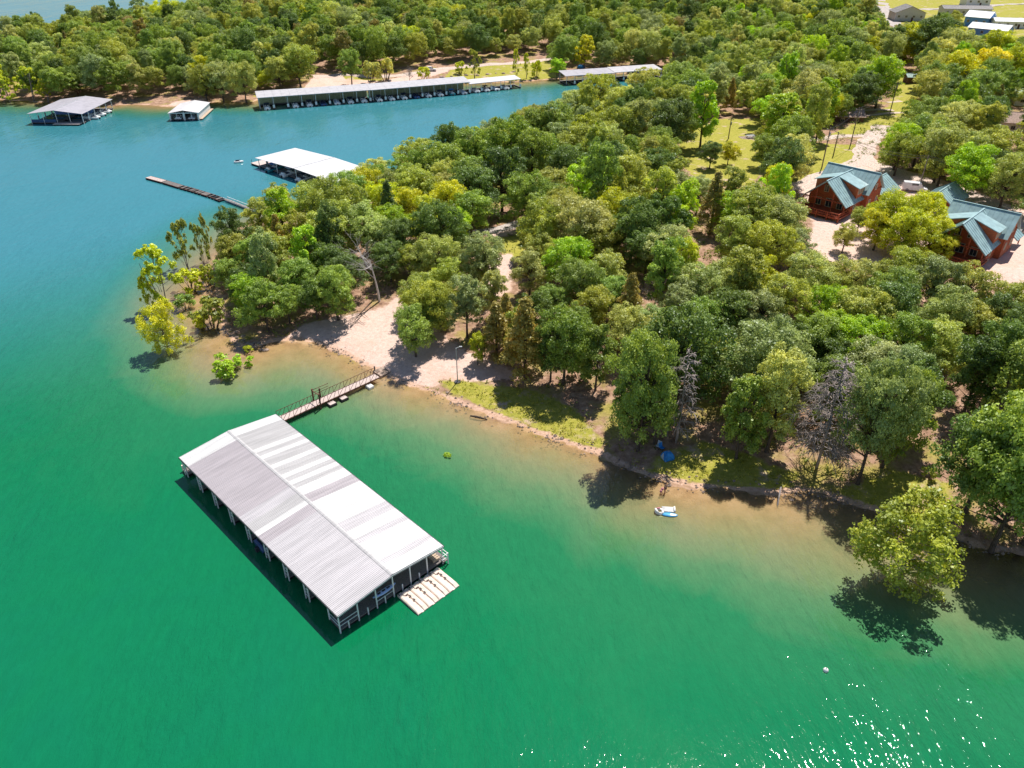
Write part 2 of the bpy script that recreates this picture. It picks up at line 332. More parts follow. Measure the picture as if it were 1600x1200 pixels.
def water_mat():
    m, N, L = nodes_of('lake_water')
    out = N.new('ShaderNodeOutputMaterial'); tc = N.new('ShaderNodeTexCoord')
    at = N.new('ShaderNodeAttribute'); at.attribute_name = 'depth'
    def noise(scale, st=(1,1,1), d=4, r=.55, rot=0, dist=0):
        mp = N.new('ShaderNodeMapping'); mp.inputs['Scale'].default_value = st; mp.inputs['Rotation'].default_value = (0, 0, rot)
        n = N.new('ShaderNodeTexNoise'); n.inputs['Scale'].default_value = scale; n.inputs['Detail'].default_value = d; n.inputs['Roughness'].default_value = r; n.inputs['Distortion'].default_value = dist
        L.new(tc.outputs['Object'], mp.inputs[0]); L.new(mp.outputs[0], n.inputs['Vector']); return n.outputs[0]
    def mth(op, a, v=None, c=None):
        x = N.new('ShaderNodeMath'); x.operation = op
        L.new(a, x.inputs[0]) if not isinstance(a, float) else setattr(x.inputs[0], 'default_value', a)
        if c is not None: L.new(c, x.inputs[1])
        elif v is not None: x.inputs[1].default_value = v
        return x.outputs[0]
    # silt clouds make the depth at which the bed is lost uneven
    silt = noise(.07, (1,1,1), 5, .6, 0, .6); sm = N.new('ShaderNodeMapRange'); sm.inputs[1].default_value = .3; sm.inputs[2].default_value = .7; sm.inputs[3].default_value = .85; sm.inputs[4].default_value = 1.2
    L.new(silt, sm.inputs[0])
    dep = mth('MULTIPLY', at.outputs['Fac'], c=sm.outputs[0])
    fac = mth('SUBTRACT', 1.0, c=mth('EXPONENT', mth('MULTIPLY', dep, -1.5)))
    cr = N.new('ShaderNodeValToRGB'); dn = mth('DIVIDE', dep, 10.0); L.new(dn, cr.inputs[0]); e = cr.color_ramp.elements
    stops = [(0, (.40,.29,.15)), (.05, (.32,.29,.14)), (.11, (.20,.25,.12)), (.20, (.085,.21,.09)), (.34, (.016,.175,.066)), (.7, (.003,.162,.06)), (1, (.003,.15,.068))]
    while len(e) < len(stops): e.new(.5)
    for i, (p, c) in enumerate(stops): e[i].position = p; e[i].color = (*c, 1)
    # sky reflection painted into the body colour: bluer over the open lake and cove
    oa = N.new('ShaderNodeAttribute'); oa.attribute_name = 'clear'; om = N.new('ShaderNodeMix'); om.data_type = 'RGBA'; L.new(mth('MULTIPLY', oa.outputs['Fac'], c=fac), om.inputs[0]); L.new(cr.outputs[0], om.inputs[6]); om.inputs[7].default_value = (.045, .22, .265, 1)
    streak = noise(1.1, (1, .4, 1), 7, .7, R(-28), .2); sr = N.new('ShaderNodeMapRange'); sr.inputs[1].default_value = .3; sr.inputs[2].default_value = .7; sr.inputs[3].default_value = .93; sr.inputs[4].default_value = 1.06; L.new(streak, sr.inputs[0])
    sm2 = N.new('ShaderNodeMix'); sm2.data_type = 'RGBA'; sm2.blend_type = 'MULTIPLY'; sm2.inputs[0].default_value = 1; L.new(om.outputs[2], sm2.inputs[6]); L.new(sr.outputs[0], sm2.inputs[7])
    body = N.new('ShaderNodeBsdfDiffuse'); L.new(sm2.outputs[2], body.inputs[0])
    tr = N.new('ShaderNodeBsdfTransparent'); tr.inputs[0].default_value = (.93, .95, .86, 1)
    mx = N.new('ShaderNodeMixShader'); L.new(fac, mx.inputs[0]); L.new(tr.outputs[0], mx.inputs[1]); L.new(body.outputs[0], mx.inputs[2])
    # ripples: wind waves run across, patches of calmer and rougher water between them
    w1 = noise(.85, (1, .42, 1), 3, .6, R(-28)); w2 = noise(2.6, (1, .5, 1), 3, .6, R(20)); w3 = noise(.16, (1,.5,1), 3, .5, R(-20))
    patch = noise(.035, (1, .45, 1), 3, .5, R(-30)); pm = N.new('ShaderNodeMapRange'); pm.inputs[1].default_value = .38; pm.inputs[2].default_value = .66; pm.inputs[3].default_value = .45; pm.inputs[4].default_value = 1.25; L.new(patch, pm.inputs[0])
    hsum = mth('ADD', mth('MULTIPLY', w1, .55), c=mth('ADD', mth('MULTIPLY', w2, .16), c=mth('MULTIPLY', w3, 1.2)))
    hh = mth('MULTIPLY', hsum, c=pm.outputs[0])
    bp = N.new('ShaderNodeBump'); bp.inputs['Strength'].default_value = 1; bp.inputs['Distance'].default_value = .175; L.new(hh, bp.inputs['Height'])
    b2 = N.new('ShaderNodeBump'); b2.inputs['Strength'].default_value = 1; b2.inputs['Distance'].default_value = .55
    wf = mth('MULTIPLY', mth('ADD', mth('MULTIPLY', noise(.75, (1, .38, 1), 6, .68, R(-28), .15), .8), c=mth('MULTIPLY', noise(.22, (1, .3, 1), 3, .5, R(-34)), 1.1)), c=pm.outputs[0]); L.new(wf, b2.inputs['Height']); L.new(b2.outputs[0], body.inputs['Normal'])
    gl = N.new('ShaderNodeBsdfGlossy'); gl.inputs['Roughness'].default_value = .035; L.new(bp.outputs[0], gl.inputs['Normal'])
    fr = N.new('ShaderNodeFresnel'); fr.inputs['IOR'].default_value = 1.5; L.new(bp.outputs[0], fr.inputs['Normal'])
    m2 = N.new('ShaderNodeMixShader'); L.new(fr.outputs[0], m2.inputs[0]); L.new(mx.outputs[0], m2.inputs[1]); L.new(gl.outputs[0], m2.inputs[2])
    L.new(m2.outputs[0], out.inputs[0]); MATS['lake_water'] = m; return m
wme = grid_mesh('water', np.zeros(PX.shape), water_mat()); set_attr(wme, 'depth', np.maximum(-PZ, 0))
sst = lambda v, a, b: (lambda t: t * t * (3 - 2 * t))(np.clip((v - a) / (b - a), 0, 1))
set_attr(wme, 'clear', sst(PY - .18 * np.maximum(-PX - 40, 0) * 0 + .55 * np.maximum(-PX - 45, 0), 98, 205) * sst(-PD, 3, 26))  # mask of the painted sky reflection: grows with distance, fades at the shore
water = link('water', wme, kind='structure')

mat('gravel', (.62,.49,.42), .95, .2, 2.5, bump=.4); mat('gravel_grey', (.5,.44,.41), .95, .2, 2.5, bump=.4)
def road(px, width, m='gravel', lift=.06):
    pts = [G(*p) for p in px]; dense = []
    for a, b in zip(pts, pts[1:]):
        n = max(2, int((b - a).length / 1.5)); dense += [a.lerp(b, i / n) for i in range(n)]
    dense.append(pts[-1])
    for _ in range(6): dense = [dense[0]] + [(dense[i - 1] + dense[i] * 2 + dense[i + 1]) / 4 for i in range(1, len(dense) - 1)] + [dense[-1]]
    mb = MB(); n = 4; vs = []; fs = []; rnd = random.Random(int(px[0][0]))
    for i, p in enumerate(dense):
        d = (dense[min(i + 1, len(dense) - 1)] - dense[max(i - 1, 0)]); s = Vector((-d.y, d.x, 0)).normalized()
        wl = width * (1 + .12 * math.sin(i * .9) + rnd.uniform(-.08, .08))
        for k in range(n + 1):
            q = p + s * wl * (k / n - .5); vs.append((q.x, q.y, h1(q.x, q.y) + lift + (.03 if 0 < k < n else -.03)))
    for i in range(len(dense) - 1):
        for k in range(n): a = i * (n + 1) + k; fs.append((a, a + 1, a + n + 2, a + n + 1))
    mb.add(vs, fs); return mb.build('road', m, kind='structure')
road([(1445,126),(1420,130)], 3.0)
road([(1412,176),(1380,178),(1345,180)], 2.2)
road([(1408,158),(1385,160)], 1.8)
road([(1380,196),(1366,212),(1352,228),(1348,252),(1385,264),(1440,284),(1520,308),(1640,360)], 6.0)
road([(1368,211),(1300,214),(1255,220),(1225,226)], 3.6)
road([(1348,250),(1300,268),(1245,292),(1200,300)], 5.0)
road([(1395,172),(1350,172),(1305,175)], 3.0)
road([(872,91),(800,99),(740,103),(690,107),(645,115),(600,120),(540,116),(490,120)], 4.6)
road([(842,343),(800,352),(760,362),(700,372),(660,368),(640,352)], 3.8, 'gravel_grey')
road([(1372,-6),(1382,14),(1395,34),(1408,44)], 7.0, 'gravel_grey')
road([(1392,18),(1440,14),(1500,12),(1600,6),(1690,0)], 6.0, 'gravel_grey')
# ================================================================== trees
def leaf_mat():
    m, N, L = nodes_of('leaves')
    out = N.new('ShaderNodeOutputMaterial')
    at = N.new('ShaderNodeAttribute'); at.attribute_type = 'INSTANCER'; at.attribute_name = 'leafcol'
    tn = N.new('ShaderNodeAttribute'); tn.attribute_name = 'tint'
    hs = N.new('ShaderNodeHueSaturation'); L.new(at.outputs['Color'], hs.inputs['Color'])
    mr = N.new('ShaderNodeMapRange'); mr.inputs[3].default_value = .55; mr.inputs[4].default_value = 1.6; L.new(tn.outputs['Fac'], mr.inputs[0]); L.new(mr.outputs[0], hs.inputs['Value'])
    mh = N.new('ShaderNodeMapRange'); mh.inputs[3].default_value = .515; mh.inputs[4].default_value = .482; L.new(tn.outputs['Fac'], mh.inputs[0]); L.new(mh.outputs[0], hs.inputs['Hue'])
    d = N.new('ShaderNodeBsdfDiffuse'); L.new(hs.outputs[0], d.inputs[0])
    t = N.new('ShaderNodeBsdfTranslucent'); h2 = N.new('ShaderNodeHueSaturation'); h2.inputs['Hue'].default_value = .485; h2.inputs['Saturation'].default_value = 1.1; h2.inputs['Value'].default_value = 1.25
    L.new(hs.outputs[0], h2.inputs['Color']); L.new(h2.outputs[0], t.inputs[0])
    mx = N.new('ShaderNodeMixShader'); mx.inputs[0].default_value = .36; L.new(d.outputs[0], mx.inputs[1]); L.new(t.outputs[0], mx.inputs[2])
    g = N.new('ShaderNodeBsdfGlossy'); g.inputs['Roughness'].default_value = .45; g.inputs[0].default_value = (.9,.95,1,1)
    m2 = N.new('ShaderNodeMixShader'); m2.inputs[0].default_value = .03; L.new(mx.outputs[0], m2.inputs[1]); L.new(g.outputs[0], m2.inputs[2])
    L.new(m2.outputs[0], out.inputs[0]); MATS['leaves'] = m
leaf_mat()
def leaf_cloud(name, rng, pos, nrm, size, tint):
    n = len(pos); nrm = nrm / (np.linalg.norm(nrm, axis=1, keepdims=True) + 1e-9)
    ref = rng.normal(size=(n, 3)); u = np.cross(nrm, ref); u /= (np.linalg.norm(u, axis=1, keepdims=True) + 1e-9); v = np.cross(nrm, u)
    s = size[:, None] * .5
    a, b = rng.uniform(.75, 1.3, (n, 1)), rng.uniform(.5, .95, (n, 1)); k = rng.uniform(-.35, .35, (n, 1)); lift = nrm * s * rng.uniform(-.35, .35, (n, 1))
    q = np.stack([pos - u * s * a, pos - v * s * b + u * s * k + lift, pos + u * s * a, pos + v * s * b + u * s * k + lift], 1).reshape(-1, 3)
    me = bpy.data.meshes.new(name); me.vertices.add(4 * n); me.vertices.foreach_set('co', q.astype(np.float32).ravel())
    f = np.arange(4 * n, dtype=np.int32); me.loops.add(4 * n); me.loops.foreach_set('vertex_index', f); me.polygons.add(n); me.polygons.foreach_set('loop_start', np.arange(n, dtype=np.int32) * 4)
    at = me.attributes.new('tint', 'FLOAT', 'FACE'); at.data.foreach_set('value', tint.astype(np.float32))
    me.materials.append(MATS['leaves']); me.update(calc_edges=True); return me
def lobe_crown(name, seed, lobes, n, size, under=.35, inner=.3):
    rng = np.random.default_rng(seed); lobes = np.array(lobes, float)     # x y z r flat
    w = lobes[:, 3] ** 2; idx = rng.choice(len(lobes), n, p=w / w.sum())
    d = rng.normal(size=(n, 3)); d /= np.linalg.norm(d, axis=1, keepdims=True)
    low = (d[:, 2] < -under) & (rng.random(n) < .75); d[low, 2] *= -1
    # twig clumps: leaves gather round a limited number of directions on each lobe
    cl = rng.normal(size=(len(lobes), 15, 3)); cl /= np.linalg.norm(cl, axis=2, keepdims=True); cl[:, :, 2] = np.where(cl[:, :, 2] < -under, -cl[:, :, 2], cl[:, :, 2])
    ci = rng.integers(0, 15, n); pick = cl[idx, ci]; g = rng.random(n) < .86
    d[g] = pick[g] + rng.normal(size=(g.sum(), 3)) * .21; d /= np.linalg.norm(d, axis=1, keepdims=True)
    bulge = 1 + .22 * np.sin(idx * 1.7 + np.einsum('ij,ij->i', d, pick) * 6)
    rad = np.where(rng.random(n) < inner, rng.uniform(.35, .85, n), rng.uniform(.78, 1.12, n)) * np.where(g, .84 + .34 * (np.abs(np.sin(pick[:, 0] * 37 + pick[:, 1] * 91 + idx)))**1.2, .9)
    L = lobes[idx]; pos = L[:, :3] + d * (L[:, 3] * rad * (.9 + .1 * bulge))[:, None] * np.stack([np.ones(n), np.ones(n), L[:, 4]], 1)
    nrm = d * .9 + np.array([0, 0, .4]) + rng.normal(size=(n, 3)) * .7
    lt = rng.uniform(0, 1, len(lobes))[idx]
    return leaf_cloud(name, rng, pos, nrm, size * rng.uniform(.65, 1.35, n), np.clip(.38 * lt + .42 * rng.random((len(lobes), 15))[idx, ci] + .28 * rng.random(n) - .04, 0, 1))
def limb(mb, a, b, r0, r1, rnd, n=5, seg=4, bend=.12):
    a = Vector(a); b = Vector(b); L = (b - a).length; pts = []; rr = []
    off = Vector((rnd.uniform(-1, 1), rnd.uniform(-1, 1), rnd.uniform(-.3, .6))) * L * bend
    for i in range(seg + 1):
        t = i / seg; pts.append(a.lerp(b, t) + off * math.sin(math.pi * t)); rr.append(r0 + (r1 - r0) * t)
    mb.tube(pts, rr, n)
def broad_lobes(rnd, H, Rc, n, bottom=.34, flat=.8, top=1.0, gap=0.0, rl=(.15, .33), ragged=.28):
    out = []; tries = 0; p1, p2, p3 = [rnd.uniform(0, 6.28) for _ in range(3)]
    while len(out) < n and tries < 6000:
        tries += 1; a = rnd.uniform(0, 6.283); t = rnd.random() ** .75
        z = H * (bottom + (1 - bottom) * t); env = Rc * math.sqrt(max(.05, 1 - ((t - .36) / .70) ** 2)) * top
        env *= 1 + ragged * (.6 * math.sin(2 * a + p1) + .4 * math.sin(3 * a + p2) + .5 * math.sin(5 * t + a + p3))
        r = Rc * rnd.uniform(*rl); rad = max(0, env - r * .6) * (rnd.uniform(.0, 1) ** .42); zz = min(z, H * rnd.uniform(.9, 1.02) - r * flat)
        p = (rad * math.cos(a), rad * math.sin(a), zz, r, flat * rnd.uniform(.7, 1.15))
        if all((p[0]-q[0])**2 + (p[1]-q[1])**2 + (p[2]-q[2])**2 > ((p[3]+q[3]) * (.55 + gap))**2 for q in out): out.append(p)
    return out
PROTO = {}
def proto(kind, H, Rc, trunk_mb, crown_me, bark='bark'):
    PROTO.setdefault(kind, []).append((H, Rc, trunk_mb.mesh('trunk', bark, True), crown_me))
def trunk_for(rnd, lobes, H, r, fork=.3, lean=.03):
    mb = MB(); top = Vector((rnd.uniform(-lean, lean) * H, rnd.uniform(-lean, lean) * H, H * .78)); f = Vector((top.x * .35, top.y * .35, H * fork))
    mb.tube([(0, 0, -.5), (0, 0, .25), f * .5, f, f.lerp(top, .5), top], [r * 1.45, r * 1.1, r * .92, r * .8, r * .45, r * .12], 7)
    for q in lobes:
        c = Vector(q[:3]); s = f.lerp(top, max(0, min(.8, (c.z - H * fork) / (H * .9) - .1))); limb(mb, s, c + Vector((0, 0, -q[3] * .2)), r * .34, r * .06, rnd, 4, 3)
    return mb
for k in range(9):                                # broad oaks
    rnd = random.Random(100 + k); H = 13.0; Rc = 5.6
    lo = broad_lobes(rnd, H, Rc, 46 + k * 3, .22 + .03 * (k % 3), .85); proto('oak', H, Rc, trunk_for(rnd, lo, H, .30, .22), lobe_crown('crown', 10 + k, lo, 21000, .285))
for k in range(4):                                # tall, narrower woodland trees
    rnd = random.Random(200 + k); H = 15.0; Rc = 4.3
    lo = broad_lobes(rnd, H, Rc, 40, .22, .95, .95); proto('tall', H, Rc, trunk_for(rnd, lo, H, .26, .24), lobe_crown('crown', 30 + k, lo, 17000, .285))
for k in range(3):                                # cottonwoods with upswept ragged crowns
    rnd = random.Random(300 + k); H = 14.0; Rc = 3.8
    lo = [(x, y, z, r * .9, 1.45) for x, y, z, r, f in broad_lobes(rnd, H, Rc, 38, .16, 1.0, .95)]; proto('poplar', H, Rc, trunk_for(rnd, lo, H, .24, .2), lobe_crown('crown', 50 + k, lo, 13000, .30, .2))
for k in range(4):                                # thin trees standing in the water
    rnd = random.Random(400 + k); H = 9.0; Rc = 2.9
    lo = [(x, y, z, r * .66, 1.2) for x, y, z, r, f in broad_lobes(rnd, H, Rc, 30, .16, 1.0, .95, -.12)]; mb = MB()
    for s in range(3): limb(mb, (rnd.uniform(-.3, .3), rnd.uniform(-.3, .3), -1.0), (rnd.uniform(-1.3, 1.3), rnd.uniform(-1.3, 1.3), H * rnd.uniform(.7, .98)), .11, .03, rnd, 5, 5, .06)
    for q in lo: limb(mb, (q[0] * .25, q[1] * .25, q[2] - 1.2), q[:3], .05, .015, rnd, 3, 2)
    proto('willow', H, Rc, mb, lobe_crown('crown', 70 + k, lo, 6200, .26, .5, .5), 'bark_grey')
rnd = random.Random(460); lo = [(x, y, z, r * .8, 1.0) for x, y, z, r, f in broad_lobes(rnd, 11.5, 5.6, 60, .1, 1.0, .95, -.1)]     # the big flooded tree
proto('cypress', 11.5, 5.6, trunk_for(rnd, lo, 11.5, .22, .15), lobe_crown('crown', 77, lo, 12500, .30, .55, .5), 'bark_pale')
for k in range(3):                                # red cedars
    rnd = random.Random(500 + k); H = 11.0; Rc = 2.7; lo = []; mb = MB(); mb.tube([(0,0,-.5),(0,0,H*.5),(0,0,H*.95)], [.22,.15,.03], 6)
    for i in range(34):
        t = (i / 34) ** .9; a = i * 2.4 + rnd.uniform(-.4, .4); r = Rc * (1 - t) ** .75; rr = Rc * (.42 - .22 * t)
        lo.append((max(0, r - rr * .6) * math.cos(a), max(0, r - rr * .6) * math.sin(a), H * (.16 + .8 * t), rr, .75))
        if i % 2: limb(mb, (0, 0, H * (.12 + .8 * t)), lo[-1][:3], .05, .015, rnd, 3, 2)
    proto('cedar', H, Rc, mb, lobe_crown('crown', 90 + k, lo, 9500, .25, .5))
for k in range(3):                                # shrubs
    rnd = random.Random(600 + k); H = 2.6; Rc = 1.7; lo = broad_lobes(rnd, H, Rc, 12, .2, .85); mb = MB()
    for q in lo: limb(mb, (q[0] * .12, q[1] * .12, -.5), q[:3], .05, .015, rnd, 4, 3)
    proto('shrub', H, Rc, mb, lobe_crown('crown', 110 + k, lo, 1500, .24, .6))
def bare_conifer(seed, H, r, n=46, reach=.24, curl=.5, twigs=6):
    rnd = random.Random(seed); mb = MB(); mb.tube([(0,0,-.5),(.1,.05,H*.35),(-.05,.1,H*.7),(.05,0,H)], [r, r*.75, r*.45, .02], 7)
    for i in range(n):
        t = .16 + .82 * i / n; a = i * 2.4 + rnd.uniform(-.5, .5); L = H * reach * (math.sin(math.pi * (t * .8 + .16)) * .8 + .1) * rnd.uniform(.6, 1.25); z = H * t; d = Vector((math.cos(a), math.sin(a), 0)); pts = [Vector((0, 0, z))]
        for k in range(1, 5): f = k / 4; pts.append(Vector((0, 0, z)) + d * L * f + Vector((rnd.uniform(-.1,.1), rnd.uniform(-.1,.1), L * (.25 * f - curl * f * f))))
        mb.tube(pts, [.07, .055, .045, .035, .02], 4, cap=False)
        for k in range(twigs):
            f = rnd.uniform(.3, 1); q = pts[min(3, int(f * 4))].lerp(pts[min(4, int(f * 4) + 1)], f * 4 % 1); v = (d + Vector((rnd.uniform(-1,1), rnd.uniform(-1,1), rnd.uniform(-.9,.7)))).normalized() * L * rnd.uniform(.25, .5); mb.tube([q, q + v * .55 + Vector((0,0,.05)), q + v + Vector((0, 0, -.12 * L))], [.034, .028, .018], 3, cap=False)
    return mb
def bare_tree(seed, H, r, depth=4, spread=.55, kids=4, up=.25, stem=.3, droop=0.0):
    rnd = random.Random(seed); mb = MB()
    def grow(p, d, L, rad, lev):
        pts = [p]; rr = [rad]; q = p.copy(); dd = d.copy(); n = 4 if lev < 3 else 3
        for i in range(n):
            dd = (dd + Vector((rnd.uniform(-1, 1), rnd.uniform(-1, 1), rnd.uniform(-.6, .6) + (up if lev else .1) - droop * (lev > 0))) * (.07 if lev == 0 else .2)).normalized(); q = q + dd * L / n; pts.append(q.copy()); rr.append(rad * (1 - .62 * (i + 1) / n))
        mb.tube(pts, rr, 5 if lev < 2 else 3, cap=False)
        if lev >= depth: return
        for c in range(kids + (3 if lev == 0 else 0)):
            t = rnd.uniform(stem if lev == 0 else .25, 1.0); i = min(n - 1, int(t * n)); s = pts[i].lerp(pts[i + 1], t * n - i)
            ax = Vector((rnd.uniform(-1, 1), rnd.uniform(-1, 1), rnd.uniform(-.35, .5))).normalized()
            nd = (dd * (1 - spread) + ax * spread * 1.5).normalized(); grow(s, nd, L * rnd.uniform(.42, .68), max(.015, rr[i] * rnd.uniform(.45, .62)), lev + 1)
    grow(Vector((0, 0, -.4)), Vector((rnd.uniform(-.06, .06), rnd.uniform(-.06, .06), 1)), H * .8, r, 0)
    return mb
PALETTE = {'dark green': (.165,.25,.05), 'mid green': (.28,.39,.068), 'olive green': (.40,.45,.078), 'grey green': (.38,.45,.15), 'bright green': (.39,.57,.035),
 'yellow green': (.55,.59,.035), 'pale olive': (.50,.54,.145), 'golden yellow': (.66,.63,.035), 'brownish olive': (.38,.33,.08), 'yellow olive': (.44,.47,.055)}
KINDN = {'oak': 'oak', 'tall': 'tall woodland tree', 'poplar': 'cottonwood', 'willow': 'flooded willow', 'cypress': 'flooded tree', 'cedar': 'cedar', 'shrub': 'shrub'}
KINDO = {'oak': 'oak_tree', 'tall': 'woodland_tree', 'poplar': 'cottonwood_tree', 'willow': 'willow_tree', 'cypress': 'flooded_tree', 'cedar': 'cedar_tree', 'shrub': 'shrub'}
TR = random.Random(7); trees = []        # (x, y, z, scale, hscale, kind, variant, colour name, label, px, py)
def crown_r(kind): return PROTO[kind][0][1]
def T(px, py, rpx, kind='oak', col='mid green', label=None, hs=1.0):   # a crown seen round pixel px,py with half-width rpx
    H, Rc = PROTO[kind][0][:2]; s = 1.0; zg = 1.0
    for _ in range(8):
        p = W(px, py, zg + H * s * hs * .6); _, _, zc = project(p.x, p.y, p.z); s = 1.14 * rpx * zc / FPX / Rc; zg = max(h1(p.x, p.y), 0 if kind in ('willow', 'shrub') else -.5)
    zr = h1(p.x, p.y); trees.append((p.x, p.y, min(max(zr, -.6), zg), s, hs, kind, TR.randrange(len(PROTO[kind])), col, label, px, py))
def TB(bx, by, hpx, kind='oak', col='mid green', label=None, w=1.0):   # a tree whose foot shows at bx,by and whose height is hpx
    H = PROTO[kind][0][0]; p = G(bx, by); _, _, zc = project(p.x, p.y, p.z)
    dep = math.atan2(CAMH - p.z, math.hypot(p.x, p.y)); hgt = hpx * zc / FPX / math.cos(dep) ; hs = 1 / w; s = hgt / H * w
    cx, cy, _ = project(p.x, p.y, p.z + hgt * .6)
    trees.append((p.x, p.y, max(h1(p.x, p.y), -.6), s, hs, kind, TR.randrange(len(PROTO[kind])), col, label, cx, cy))
D, M_, O, GG, B, Y, P, GO, BR = 'dark green','mid green','olive green','grey green','bright green','yellow green','pale olive','golden yellow','brownish olive'
# --- trees standing in or beside the water at the left tip
TB(263,549,82,'cypress',Y,'nearest yellow green flooded tree off the left point',.8); TB(258,478,95,'willow',Y,'tall thin yellow green tree in the water beyond the nearest flooded tree',.95)
TB(236,488,62,'willow',Y,'leftmost slender tree standing in open water',.6); TB(293,420,80,'willow',O,'tall open tree in the water left of the wooded point',.7)
TB(320,418,72,'willow',O,'thin tree standing in water beside the wooded point, near the low pontoon walkway',.5); TB(330,405,72,'willow',P,'thinnest flooded tree, rising against the blue water by the point',.35)
TB(300,455,36,'shrub',Y,'bright yellow green bush standing in shallows off the point',1.0); TB(289,481,24,'shrub',M_,'round dark green bush standing in shallows between two flooded trees',1.1)
TB(327,447,34,'shrub',O,'narrow olive bush at the edge of the point',.6); TB(332,512,46,'shrub',O,'large olive bush in the water at the foot of the point',.9); TB(314,513,26,'shrub',Y,'small yellow bush beside the large olive bush at the point',.9)
TB(352,585,30,'shrub',B,'low bright green bush growing out of the shallow cove',1.3); TB(378,572,20,'shrub',B,'smaller bright bush beside the low bush in the shallow cove',1.2); TB(388,550,10,'shrub',Y,'tiny yellow green sprig by the cove waterline',1.2)
TB(699,713,9,'shrub',B,'tiny green sprout alone in open water right of the gangway',1.2); TB(1402,908,132,'cypress','yellow olive','large yellow green tree standing alone in the water at right',1.02)
TB(1450,748,17,'shrub',O,'small round bush on the grass above the lone water tree',.9); TB(905,594,34,'shrub',M_,'green bush beside forked dead trunk above the grass strip',1.0)
# --- the wooded point
for a in [(362,392,26,'oak',O),(352,425,20,'oak',M_),(405,338,26,'oak',O),(437,318,28,'oak',O),(378,440,26,'oak',D),(410,472,32,'oak',M_),(425,398,32,'oak',O),(468,366,32,'oak',O),(492,318,34,'oak',O),(395,405,24,'tall',M_),
 (462,432,28,'oak',M_),(481,390,24,'poplar',B),(528,352,38,'oak',O),(545,305,34,'oak',M_),(540,425,28,'oak',D),(522,452,34,'oak',M_),(490,462,26,'oak',D),(570,352,34,'oak',GG),(512,408,28,'oak',D),(447,470,24,'oak',M_),
 (600,312,28,'oak',Y),(615,345,26,'oak',B),(648,292,32,'oak',O),(652,248,30,'oak',O),(692,258,34,'oak',M_),(742,238,36,'oak',M_),(784,272,38,'oak',D),(822,302,34,'oak',M_),(572,290,26,'oak',Y),(702,318,32,'oak',Y),(745,300,34,'oak',D),
 (622,372,30,'oak',D),(712,352,26,'oak',B),(668,340,22,'tall',Y),(608,402,26,'oak',D),(630,320,26,'oak',Y),(670,300,26,'oak',O),(590,268,20,'oak',P),(632,265,22,'oak',P)]: T(*a)
# --- round the beach and the middle
for a in [(820,592,122,'cedar',BR,1.1),(776,562,88,'cedar',BR,1.2),(650,557,76,'oak',M_,.85),(730,527,92,'tall',GG,1.0),(672,528,84,'oak',O,.9)]: TB(*a[:5], None, a[5])
for a in [(680,402,32,'oak',P),(655,405,24,'oak',O),(756,402,36,'oak',GG),(700,432,28,'oak',O),(655,458,30,'oak',O),(690,470,26,'oak',O),(672,492,26,'oak',M_),(770,455,22,'tall',P),(742,430,20,'oak',O),
 (790,490,20,'cedar',BR),(746,540,14,'poplar',Y),(828,420,28,'oak',P),(848,352,38,'oak',O),(905,352,42,'oak',P),(882,330,34,'oak',O),(940,372,32,'oak',O),(892,405,34,'oak',B),(905,440,32,'oak',M_),
 (862,468,22,'oak',M_),(950,425,30,'oak',P),(895,505,30,'oak',M_),(985,468,26,'cedar',BR),(980,512,32,'oak',P),(990,352,40,'oak',D),(1040,345,36,'oak',D),(1050,388,34,'oak',GG),(1012,390,30,'oak',D),
 (850,390,26,'oak',O),(925,480,30,'oak',O),(960,460,28,'oak',M_),(1118,306,22,'cedar',BR),(1146,296,22,'tall',O),(1180,330,38,'oak',O),(1225,345,36,'oak',P),(1150,370,34,'oak',O),(1205,382,34,'oak',O),(1240,385,26,'oak',GG),(1150,330,30,'oak',B),
 (1090,450,36,'oak',GG),(1130,440,34,'oak',P),(1060,470,32,'oak',GG),(1185,428,30,'oak',Y),(1140,492,36,'oak',D),(1100,500,34,'oak',M_),(1225,468,36,'oak',O),(1262,430,36,'oak',P),(1292,478,30,'oak',B),(1190,490,34,'oak',GG),
 (1085,545,38,'oak',M_),(1040,525,32,'oak',P),(1015,505,28,'oak',GG),(1130,560,34,'oak',O),(1175,540,36,'oak',D),(1222,535,38,'oak',D),(1270,530,38,'oak',M_),(1300,520,34,'oak',B)]: T(*a)
# --- along the near shore: feet of the trunks show
for a in [(996,704,165,'oak',M_,.60),(1022,694,120,'tall',M_,.7),(985,668,120,'tall',D,.9),(1150,716,122,'poplar',M_,.9),(1198,706,158,'tall',P,.85),(1340,756,180,'oak',GG,.56),(1378,730,150,'oak',M_,.62),(1410,692,128,'tall',D,.95),
 (1392,668,120,'oak',GG,.7),(1548,862,205,'oak',M_,.70),(1508,800,150,'oak',D,.85),(1600,850,220,'oak',M_,.8),(1502,655,125,'tall',D,.95),(1535,640,135,'oak',D,.8),(1592,700,170,'oak',M_,.8),(1570,610,120,'oak',D,.85),(1640,860,220,'oak',D,.8),(1640,700,170,'oak',O,.8),(1620,620,130,'oak',D,.8),
 (930,610,100,'tall',M_,.9),(880,602,110,'oak',M_,.8),(860,596,90,'tall',D,.9)]: TB(*a[:5], None, a[5])
